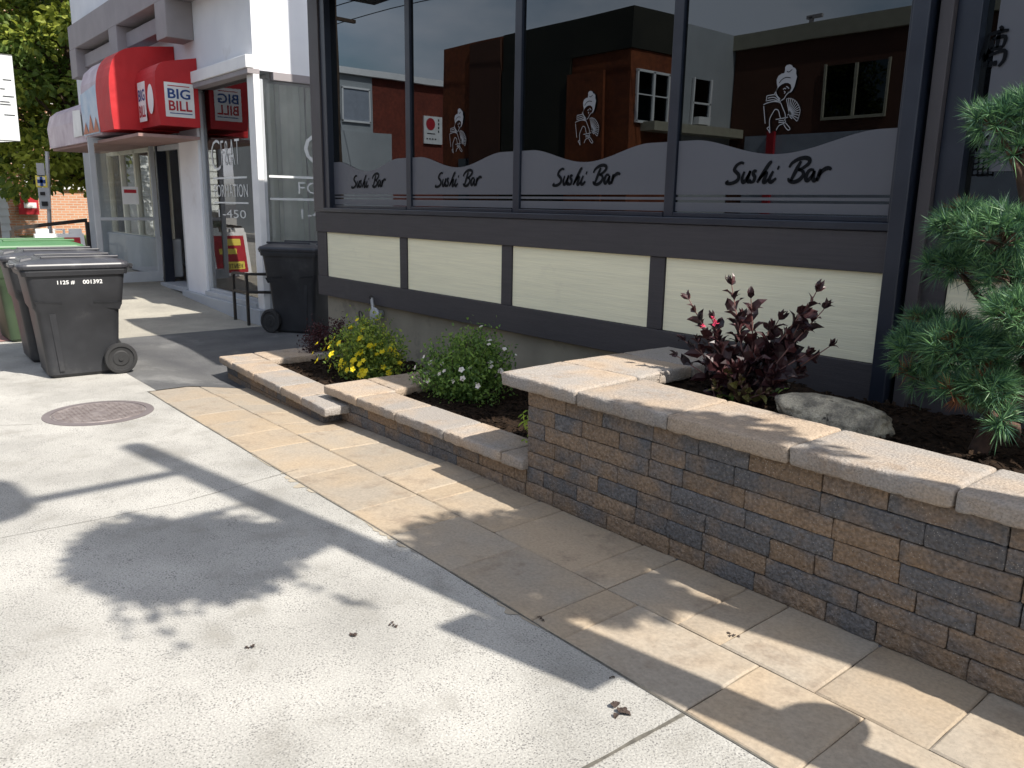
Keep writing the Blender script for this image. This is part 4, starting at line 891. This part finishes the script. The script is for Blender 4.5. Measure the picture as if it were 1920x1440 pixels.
# ------------------------------------------------------------------ street things at the far left
# folding sale board
af = thing('sandwich_board', (-15.3,3.0,.24), 'white framed folding sale board with red poster behind the bins', 'sandwich board')
def board(sgn, X):
    m = MB(); z0, z1 = .24, 1.10; lean = .22*sgn
    pts = lambda y, z: (X+lean*(1-(z-z0)/(z1-z0)), 3.01+(y-2.86)*1.1, z-.02)
    def panel(mb, y0, y1, za, zb, t0, t1): mb.hexa([Vector(pts(y0,za))+Vector((t0,0,0)),Vector(pts(y1,za))+Vector((t0,0,0)),Vector(pts(y1,zb))+Vector((t0,0,0)),Vector(pts(y0,zb))+Vector((t0,0,0))],[Vector(pts(y0,za))+Vector((t1,0,0)),Vector(pts(y1,za))+Vector((t1,0,0)),Vector(pts(y1,zb))+Vector((t1,0,0)),Vector(pts(y0,zb))+Vector((t1,0,0))])
    panel(m,2.53,3.19,z0,1.04,-.015,.015); panel(m,2.55,2.72,1.04,1.12,-.015,.015); panel(m,3.0,3.17,1.04,1.12,-.015,.015)
    panel(m,2.78,2.80,1.04,1.10,-.015,.015); panel(m,2.92,2.94,1.04,1.10,-.015,.015); panel(m,2.78,2.94,1.10,1.12,-.015,.015)
    fr = m.build('panel','white_paint',af,bevel=.004)
    t0 = .017*sgn; t1 = .019*sgn
    m = MB(); panel(m,2.59,3.13,.30,.98,t0,t1); m.build('poster','print_red',fr)
    m = MB(); panel(m,2.66,2.92,.80,.92,t1,t1+.002*sgn); panel(m,2.75,3.05,.64,.74,t1,t1+.002*sgn); panel(m,2.64,2.98,.36,.50,t1,t1+.002*sgn); m.build('yellow_label','print_yellow',fr)
    m = MB(); lo_ = Vector(pts(2.67,.38))+Vector((t1+.004*sgn,0,0)); word(m, 'VENTE', lo_, UY if sgn > 0 else UY, Vector((-.24*sgn,0,1)).normalized(), .28, .085, .01); m.build('lettering','print_black',fr)
board(1,-15.3); board(-1,-15.34)
# railing frame
rl = thing('railing', (-16,3.0,.3), 'black square tube railing behind the sale board', 'railing')
a_, b_ = px(22,432,-16), px(163,416,-16)
for q in (a_,b_): m = MB(); m.box(q.x-.03,q.x+.03,q.y-.03,q.y+.03,.25,q.z); m.build('post','black_iron',rl)
m = MB(); m.prism([(a_.x-.03,a_.y,a_.z),(a_.x+.03,a_.y,a_.z),(a_.x+.03,a_.y,a_.z+.06),(a_.x-.03,a_.y,a_.z+.06)],(0,b_.y-a_.y,b_.z-a_.z)); m.build('top_rail','black_iron',rl)
# street sign post with parking signs
q = px(97,480,-17); sp_ = thing('sign_post', (q.x,q.y,.3), 'leaning grey metal post carrying narrow parking signs and an arrow', 'sign post')
t_ = px(84,300,-17); m = MB(); m.tube([(q.x,q.y,.3),(q.x,q.y,.8),t_+Vector((0,.05,.15))],.035,8); m.build('post','galvanised',sp_)
def plate(x0,x1,y0,y1,mat,name='sign_plate',dx=.0,par=sp_):
    a1, b1 = px(x0,y1,-16.93+dx), px(x1,y0,-16.93+dx); return MB().box(a1.x-.004,a1.x+.004,a1.y,b1.y,a1.z,b1.z).build(name,mat,par)
plate(70,82,306,330,'galvanised'); ar = plate(68,87,329,351,'print_yellow'); plate(71,84,332,348,'print_white','sign_face',.012,ar)
m = MB(); c1 = px(77.5,340,-16.9); m.box(c1.x,c1.x+.003,c1.y-.022,c1.y+.022,c1.z-.085,c1.z+.085); m.box(c1.x,c1.x+.003,c1.y-.065,c1.y+.065,c1.z-.03,c1.z+.03); m.build('arrow','print_blue',ar)
l1 = plate(75,92,352,392,'sill_grey'); m = MB(); c1 = px(80,363,-16.9); m.box(c1.x,c1.x+.003,c1.y-.04,c1.y+.04,c1.z-.03,c1.z+.03); c1 = px(84,382,-16.9); m.box(c1.x,c1.x+.003,c1.y-.05,c1.y+.05,c1.z-.04,c1.z+.04); m.build('sign_mark','print_black',l1)
# hanging street banner on its pole
BX = -18.0
bn = thing('street_banner', (BX,2.0,.4), 'white street banner with small print hanging from a pole at the frame edge', 'banner')
m = MB(); m.tube([(BX,2.05,.38),(BX,2.05,5.6)],.06,12); m.build('pole','lamp_metal',bn)
m = MB()
pts_ = [px(-60,96,BX), px(22,104,BX), px(38,265,BX), px(-60,268,BX)]
m.hexa([p_-Vector((.006,0,0)) for p_ in pts_],[p_+Vector((.006,0,0)) for p_ in pts_]); cl = m.build('cloth','banner',bn)
m = MB()
for y_, a1, b1 in ((149,5,21),(166,0,9),(180,5,26),(190,0,18),(195,0,20),(215,8,28)):
    p1, p2 = px(a1,y_,BX+.01), px(b1,y_,BX+.01); m.box(p1.x,p1.x+.002,p1.y,p2.y,p1.z-.008,p1.z+.008)
m.build('fine_print','print_black',cl)
for pz in (pts_[1],pts_[2]): m = MB(); m.tube([(BX,2.05,pz.z),(BX,pz.y,pz.z)],.012,6); m.build('bracket','lamp_metal',bn)
# mailbox-like dark box at the very edge
p = px(2,470,-18); mbx = thing('mail_box', (p.x,p.y-.2,.35), 'black street box at the left edge in front of the white siding', 'box')
m = MB(); m.box(p.x-.25,p.x+.2,p.y-.5,p.y+.02,.35,1.2); m.build('body','black_iron',mbx,bevel=.05); m = MB(); m.lathe((p.x-.03,p.y-.24,1.2),[(.27,0),(.25,.08),(.16,.15),(0,.17)],16); m.build('hood','black_iron',mbx)

# brick building beyond
bb = thing('brick_building', (-30,7,.4), 'orange brick building behind the tree with white framed windows', 'building')
def brick_mat():
    m_ = MATS['brick']; t_ = m_.node_tree; N = t_.nodes; L = t_.links; b = N['Principled BSDF']
    br = N.new('ShaderNodeTexBrick'); br.inputs['Color1'].default_value = (.42,.19,.11,1); br.inputs['Color2'].default_value = (.50,.25,.15,1); br.inputs['Mortar'].default_value = (.45,.40,.34,1)
    br.inputs['Scale'].default_value = 1; br.inputs['Brick Width'].default_value = .24; br.inputs['Row Height'].default_value = .08; br.inputs['Mortar Size'].default_value = .01
    tcn = N.new('ShaderNodeTexCoord'); sp = N.new('ShaderNodeSeparateXYZ'); cb = N.new('ShaderNodeCombineXYZ'); ad = N.new('ShaderNodeMath'); L.new(tcn.outputs['Object'], sp.inputs[0])
    L.new(sp.outputs[0], ad.inputs[0]); L.new(sp.outputs[1], ad.inputs[1]); L.new(ad.outputs[0], cb.inputs[0]); L.new(sp.outputs[2], cb.inputs[1]); L.new(cb.outputs[0], br.inputs['Vector']); L.new(br.outputs['Color'], b.inputs['Base Color'])
brick_mat()
bx0 = px(12,440,-30).y
MB().box(-38,-30,bx0,18,.3,7.5).build('wall','brick',bb); MB().box(-38.1,-29.9,bx0-.1,18.1,7.5,7.8).build('roof','fascia_grey',bb)
for (x0,x1,y0,y1) in ((52,85,294,350),(120,150,294,350),(52,85,120,190)):
    a1, b1 = px(x0,y1,-29.97), px(x1,y0,-29.97); w_ = MB().box(-29.98,-29.95,a1.y,b1.y,a1.z,b1.z).build('window','dark_glass',bb)
    m = MB(); m.box(-29.96,-29.90,a1.y-.08,a1.y,a1.z,b1.z); m.box(-29.96,-29.90,b1.y,b1.y+.08,a1.z,b1.z); m.box(-29.96,-29.90,a1.y-.08,b1.y+.08,a1.z-.08,a1.z); m.box(-29.96,-29.90,(a1.y+b1.y)/2-.03,(a1.y+b1.y)/2+.03,a1.z,b1.z); m.build('frame','white_paint',w_)
a1, b1 = px(36,402,-29.9), px(70,368,-29.9); m = MB(); m.box(-29.9,-29.86,a1.y,b1.y,a1.z,b1.z); sgn_ = m.build('wall_sign','print_red',bb); m = MB(); m.box(-29.86,-29.85,a1.y+.15,a1.y+.5,a1.z+.2,b1.z-.2); m.build('sign_mark','print_white',sgn_)
wh = thing('sided_house', (-26,3,.4), 'white clapboard house at the left edge beside the brick building', 'house')
hy = px(18,400,-26).y
m = MB()
for i in range(34): z = .3+i*.2; m.hexa([(-34,hy-5,z),(-25.97,hy-5,z),(-25.97,hy,z),(-34,hy,z)],[(-34,hy-5,z+.198),(-26,hy-5,z+.198),(-26,hy-.03,z+.198),(-34,hy-.03,z+.198)])
m.build('wall','siding',wh); m = MB(); m.prism([(-34.2,hy+.2,7.1),(-34.2,hy-5.2,7.1),(-34.2,hy-2.5,9)],(8.4,0,0)); m.build('roof','fascia_grey',wh)

# street tree
tr = thing('maple_tree', (-23,4.9,.4), 'tall leafy green street tree growing left of the white building', 'tree')
m = MB(); tb = Vector((-23.5,5.6,.4)); top_ = Vector((-23.2,5.0,7.5))
m.tube(smooth_line([tb,tb+Vector((.05,-.1,2)),tb+Vector((-.1,-.3,4.2)),top_],4),[.22,.2,.19,.18,.17,.16,.15,.14,.12,.1,.08,.06,.04],10)
cl_ = []
for i in range(96):
    a = random.uniform(0,2*PI); zz = random.uniform(1.9,9.5); rr_ = 2.9*math.sin(PI*clamp((zz-1.0)/9.2))**.6*random.uniform(.35,1.0); c = Vector((-23.2+rr_*math.cos(a),5.0+rr_*math.sin(a)*.95,zz)); cl_.append((c,random.uniform(.45,.95)))
    if i % 2 == 0: s_ = Vector((-23.45,5.4,max(2.0,zz-1.6))); m.tube([s_,s_.lerp(c,.6)+Vector((0,0,.2)),c],[.06,.035,.015],5)
for x_, y_ in ((60,170),(90,205),(35,235),(110,150),(75,130),(130,240),(20,300),(150,300),(60,60),(110,60),(30,20),(90,10)): cl_.append((px(x_,y_,-23.6),random.uniform(.5,.75)))
m.build('trunk','bark',tr)
lf_ = MB()
for c, rr_ in cl_:
    r0 = random.random()
    for k in range(int(330*rr_)):
        v = rv(); s = random.random()**.4; p = c+Vector((v.x*rr_,v.y*rr_,v.z*rr_*.65))*s; l = random.uniform(.11,.20)
        lf_.leaf(p, v+Vector((0,0,-.3))+rv()*.5, rv()+Vector((0,0,1)), l, l*.75, .1, r=clamp(r0*.5+random.random()*.5))
lf_.build('crown','tree_leaf',tr)
# a second tree further back closes the gap on the left
tr2 = thing('maple_tree', (-27,3.8,.4), 'lighter leafy tree crown at the top left corner, further back', 'tree')
m = MB(); m.tube([(-27.5,2.2,.4),(-27.4,2.4,3.5),(-27.2,2.8,7)],[.2,.15,.08],8); m.build('trunk','bark',tr2)
lf_ = MB()
for i in range(60):
    a = random.uniform(0,2*PI); zz = random.uniform(4.4,9.5); rr_ = random.uniform(.3,2.2); c = Vector((-26.8+rr_*math.cos(a),3.3+rr_*math.sin(a),zz)); q = random.uniform(.4,.8)
    for k in range(int(360*q)):
        v = rv(); p = c+Vector((v.x,v.y,v.z*.65))*q*random.random()**.4; l = random.uniform(.12,.2); lf_.leaf(p, v+rv()*.5, rv()+Vector((0,0,1)), l, l*.7, .1)
lf_.build('crown','tree_leaf',tr2)

# ------------------------------------------------------------------ lamp post right of the camera, whose shadow falls on the walk
LX, LY = .2, 2.33; LEAN = .066
def LYz(z): return LY+LEAN*z
lp = thing('lamp_post', (LX,LY,0), 'tall dark street lamp post with lantern arm right of the view', 'lamp post')
m = MB(); m.tube([(LX,LY,0),(LX,LYz(7.55),7.55)],[.105,.085],16); m.build('pole','lamp_metal',lp)
m = MB(); m.tube([(LX,LYz(6.62),6.62),(LX,LYz(6.62)-.95,6.6)],.05,10); m.build('lamp_arm','lamp_metal',lp)
m = MB(); m.lathe((LX,LYz(6.6)-1.05,6.45),[(.08,-.05),(.22,.1),(.28,.55),(.20,.7),(.08,.8),(.05,1.05),(0,1.1)],16); m.build('lantern','lamp_metal',lp)
m = MB(); m.tube([(LX,LYz(5.6),5.6),(LX,LYz(5.6)-.62,5.62)],.018,8); m.build('basket_arm','lamp_metal',lp)
m = MB(); m.box(LX-.02,LX+.02,LYz(2.9)-.26,LYz(2.9)-.08,2.5,3.35); m.build('sign_plate','galvanised',lp); m = MB(); m.lathe((LX,LYz(1.8)+.09,1.70),[(0,-.02),(.15,-.02),(.15,.02),(0,.02)],24,'x'); m.build('notice_plate','galvanised',lp)
def basket(loc, rad, label, drop=.2):
    t = thing('hanging_basket', loc, label, 'flower basket'); loc = Vector(loc); m = MB()
    lobes = [(Vector((0,0,.0)),.92)]+[(Vector((random.uniform(-.5,.5),random.uniform(-.7,.7),random.uniform(-.75,.45))),random.uniform(.28,.45)) for _ in range(12)]
    for c_, q in lobes:
        for i in range(int(1500*q*q+60)):
            v = rv()*random.random()**.4*q; p = loc+(c_+v)*rad; l = random.uniform(.05,.09); m.leaf(p, rv()+Vector((0,0,-.3)), rv(), l, l*.75)
    for k in range(7):
        a = random.uniform(0,2*PI); b = loc+Vector((math.cos(a),math.sin(a),-.3))*rad*.8
        for i in range(14): m.leaf(b+Vector((math.cos(a)*.01*i,math.sin(a)*.01*i,-.035*i)), rv()+Vector((0,0,-.6)), rv(), .06, .04)
    m.build('foliage','flower_mix',t); m = MB(); m.lathe(loc+Vector((0,0,-rad*.5)),[(.05,-.1),(rad*.6,.0),(rad*.85,rad*.55),(0,rad*.55)],16); m.build('bowl','bark',t)
    m = MB()
    for k in range(3): a = 2*PI*k/3; m.tube([loc+Vector((math.cos(a)*rad*.7,math.sin(a)*rad*.7,0)),loc+Vector((0,0,rad*1.25))],.006,4)
    m.build('chains','black_iron',t)
basket((LX,LYz(4.95)-.60,5.0), .52, 'round hanging flower basket on the street side of the lamp post')
st_ = thing('standard_tree', (.9,3.25,.58), 'small ball headed tree on a straight trunk at the right end of the tallest planter', 'tree')
m = MB(); m.tube([(.9,3.25,.5),(.92,3.26,2.2),(.9,3.25,4.2)],[.11,.10,.07],12); m.build('trunk','bark',st_)
m = MB()
for i in range(3600):
    v = rv(); q = random.random()**.4; m.leaf(Vector((.9,3.22,4.55))+Vector((v.x*.46,v.y*.40,v.z*.62))*q*(1+.5*noise.noise(v*1.8)), v+rv()*.5, rv(), .09, .06)
m.build('crown','bush_leaf',st_)

# ------------------------------------------------------------------ buildings across the street (seen mirrored in the dark windows)
def mir(Y): return 8.8-Y
ob = thing('orange_building', (-20,-12,0), 'orange brown two storey building across the street, mirrored in the restaurant windows', 'building')
def obx(t, name, mat, x0, x1, y0, y1, z0, z1, parent=None): return MB().box(x0,x1,min(mir(y0),mir(y1)),max(mir(y0),mir(y1)),z0,z1).build(name, mat, parent or t)
obx(ob,'wall','orange_wall',-25.0,-16.02,17.7,19.5,-.1,5.9); obx(ob,'brown_bay','brown_wall',-23.3,-21.7,17.6,17.69,-.1,6.9); obx(ob,'wall','orange_wall',-25.0,-21.62,17.7,19.5,5.9,6.98); obx(ob,'upper_wall','dark_cladding',-21.6,-15.97,17.65,19.55,5.9,6.98)
obx(ob,'entrance_recess','dark_cladding',-21.6,-18.4,17.60,17.695,-.1,5.9); obx(ob,'pilaster','orange_wall',-18.4,-16.9,17.5,17.59,-.1,5.4)
w_ = MB().box(-16.01,-15.98,mir(19.26),mir(17.95),4.03,5.32).build('window','dark_glass',ob)
m = MB(); m.box(-16.0,-15.93,mir(19.30),mir(19.24),4.0,5.36); m.box(-16.0,-15.93,mir(17.97),mir(17.91),4.0,5.36); m.box(-16.0,-15.93,mir(19.3),mir(17.9),3.96,4.03); m.box(-16.0,-15.93,mir(19.3),mir(17.9),5.32,5.38); m.box(-16.0,-15.93,mir(18.66),mir(18.58),4.0,5.36); m.box(-15.99,-15.95,mir(19.3),mir(17.9),4.72,4.75); m.build('frame','white_paint',w_)
for x in (-24.0,-22.9): 
    m = MB(); m.box(x,x+.7,mir(17.69),mir(17.66),1.2,3.2); m.build('window','dark_glass',ob)
gb = thing('grey_building', (-20,-14,0), 'pale grey rendered building beside the orange one across the street', 'building')
obx(gb,'wall','grey_wall',-26,-16.04,19.51,26,-.1,6.85)
w_ = MB().box(-16.03,-16.0,mir(21.24),mir(20.42),4.06,5.39).build('window','dark_glass',gb)
m = MB(); m.box(-16.02,-15.95,mir(21.28),mir(21.2),4.0,5.42); m.box(-16.02,-15.95,mir(20.45),mir(20.39),4.0,5.42); m.box(-16.02,-15.95,mir(21.28),mir(20.4),4.68,4.73); m.box(-16.02,-15.95,mir(21.28),mir(20.4),4.0,4.06); m.box(-16.02,-15.80,mir(21.1),mir(20.55),4.08,4.3); m.build('frame','white_paint',w_)
obx(gb,'lean_to_roof','cornice_cream',-16.03,-15.5,18.2,22.4,3.75,4.0)
br_ = thing('brown_building', (-10,-15,0), 'dark brown brick building with cream cornice across the street', 'building')
obx(br_,'wall','brown_wall',-16.0,2,22.42,30,-.1,6.40); obx(br_,'cornice','cornice_cream',-16.05,2.1,22.3,30,6.40,6.84)
obx(br_,'shop_front','shop_front',-15.4,2,22.36,22.41,.5,3.80)
for x0 in (-12.85,-8.8,-4.6,-.6):
    w_ = MB().box(x0,x0+1.75,mir(22.42),mir(22.39),4.22,5.62).build('window','dark_glass',br_)
    m = MB(); m.box(x0-.06,x0+1.81,mir(22.40),mir(22.34),4.14,4.22); m.box(x0-.06,x0,mir(22.40),mir(22.34),4.22,5.66); m.box(x0+1.75,x0+1.81,mir(22.40),mir(22.34),4.22,5.66); m.box(x0+.83,x0+.91,mir(22.40),mir(22.34),4.22,5.62); m.build('frame','cornice_cream',w_)
m = MB(); m.box(-14.55,-14.30,mir(22.34),mir(22.24),.5,3.9); m.build('red_post','print_red',br_); m = MB(); m.box(-14.5,-14.4,mir(24.1),mir(24),6.84,7.4); m.box(-14.6,-14.1,mir(24.1),mir(24),7.35,7.45); m.build('vent','fascia_grey',br_)
rb = thing('red_building', (-38,-13,0), 'dark red building with grey end and white roof edge across the street', 'building')
obx(rb,'wall','red_wall',-45,-33.11,19.55,30,-.1,7.05); obx(rb,'grey_wall','grey_wall',-45,-33.05,17.7,19.54,-.1,7.04); obx(rb,'roof_edge','white_paint',-45.2,-32.85,17.5,30.2,7.05,7.32)
w_ = MB().box(-33.04,-33.0,mir(19.33),mir(18.01),5.16,6.46).build('window','shop_front',rb); m = MB(); m.box(-33.02,-32.95,mir(19.38),mir(17.96),5.08,5.16); m.box(-33.02,-32.95,mir(19.38),mir(17.96),6.46,6.54); m.box(-33.02,-32.95,mir(19.38),mir(19.32),5.1,6.5); m.box(-33.02,-32.95,mir(18.02),mir(17.96),5.1,6.5); m.build('frame','white_paint',w_)
obx(rb,'annex','grey_wall',-36,-32.9,17.3,20.4,-.1,4.7); 
sg_ = MB().box(-33.10,-33.0,mir(23.33),mir(22.22),4.41,5.66).build('wall_sign','print_white',rb); m = MB(); disc2d(m, (mir(22.62),5.30), .28, (-32.99,0,0), UY, UZ); m.build('red_disc','print_red',sg_)
m = MB()
for k in range(4): m.box(-33.0,-32.99,mir(23.15),mir(23.08),5.45-k*.17,5.55-k*.17)
for k in range(4): m.box(-33.0,-32.99,mir(22.45+k*.17),mir(22.36+k*.17),4.6,4.66)
m.box(-33.0,-32.99,mir(22.9),mir(22.4),4.85,4.89); m.build('sign_marks','print_black',sg_)
up_ = thing('utility_pole', (-30.5,-7.6,-.06), 'brown wooden utility pole with cables across the street', 'utility pole')
m = MB(); m.tube([(-30.5,-7.6,-.06),(-30.5,-7.6,9.5)],[.14,.10],10); m.build('pole','bark',up_)
m = MB(); m.box(-30.58,-30.42,-8.5,-6.7,8.6,8.72); m.build('cross_arm','bark',up_)
for y_, z_ in ((-8.4,8.75),(-6.8,8.75)):
    m = MB(); m.tube(smooth_line([(-60,y_,z_),(-45,y_,z_-.5),(-30.5,y_,z_),(-12,y_,z_-.8),(8,y_,z_)],6),.018,5); m.build('cable','print_black',up_)
# parked car across the street
def car(loc, label, mat='carpaint'):
    t = thing('parked_car', loc, label, 'car', 'cars parked across the street'); L_ = Vector(loc)
    sec = [(-2.1,.35,.75,.78),(-1.95,.28,.86,.80),(-1.2,.25,.92,.86),(-.6,.25,.95,.88),(.4,.25,.97,.88),(1.3,.25,.95,.88),(1.95,.28,.92,.84),(2.1,.35,.8,.78)]
    m = MB(); loft(m, [[L_+Vector((x,-w,z0)),L_+Vector((x,w,z0)),L_+Vector((x,w,z1-.15)),L_+Vector((x,w*.9,z1)),L_+Vector((x,-w*.9,z1)),L_+Vector((x,-w,z1-.15))] for x, z0, z1, w in sec]); m.build('body',mat,t,bevel=.03)
    m = MB(); loft(m, [[L_+Vector((x,-w,z0)),L_+Vector((x,w,z0)),L_+Vector((x,w*.85,z1)),L_+Vector((x,-w*.85,z1))] for x, z0, z1, w in ((-1.35,.9,.93,.76),(-.65,.92,1.36,.74),(.1,.92,1.44,.74),(.9,.92,1.38,.74),(1.7,.9,.95,.74))]); m.build('cabin','dark_glass',t,bevel=.02)
    m = MB(); loft(m, [[L_+Vector((x,-w,z)),L_+Vector((x,w,z)),L_+Vector((x,w,z+.02)),L_+Vector((x,-w,z+.02))] for x, z, w in ((-.6,1.36,.60),(.1,1.445,.62),(.85,1.39,.60))]); m.build('roof',mat,t)
    for x in (-1.35,1.35):
        for y in (-.82,.82): m = MB(); m.lathe(L_+Vector((x,y,.31)),[(0,-.1),(.22,-.1),(.31,-.08),(.31,.08),(.22,.1),(0,.1)],20,'y'); m.build('wheel','rubber',t)
    return t
car((-5.4,-7.0,-.22), 'dark grey car parked across the street opposite the tallest planter')
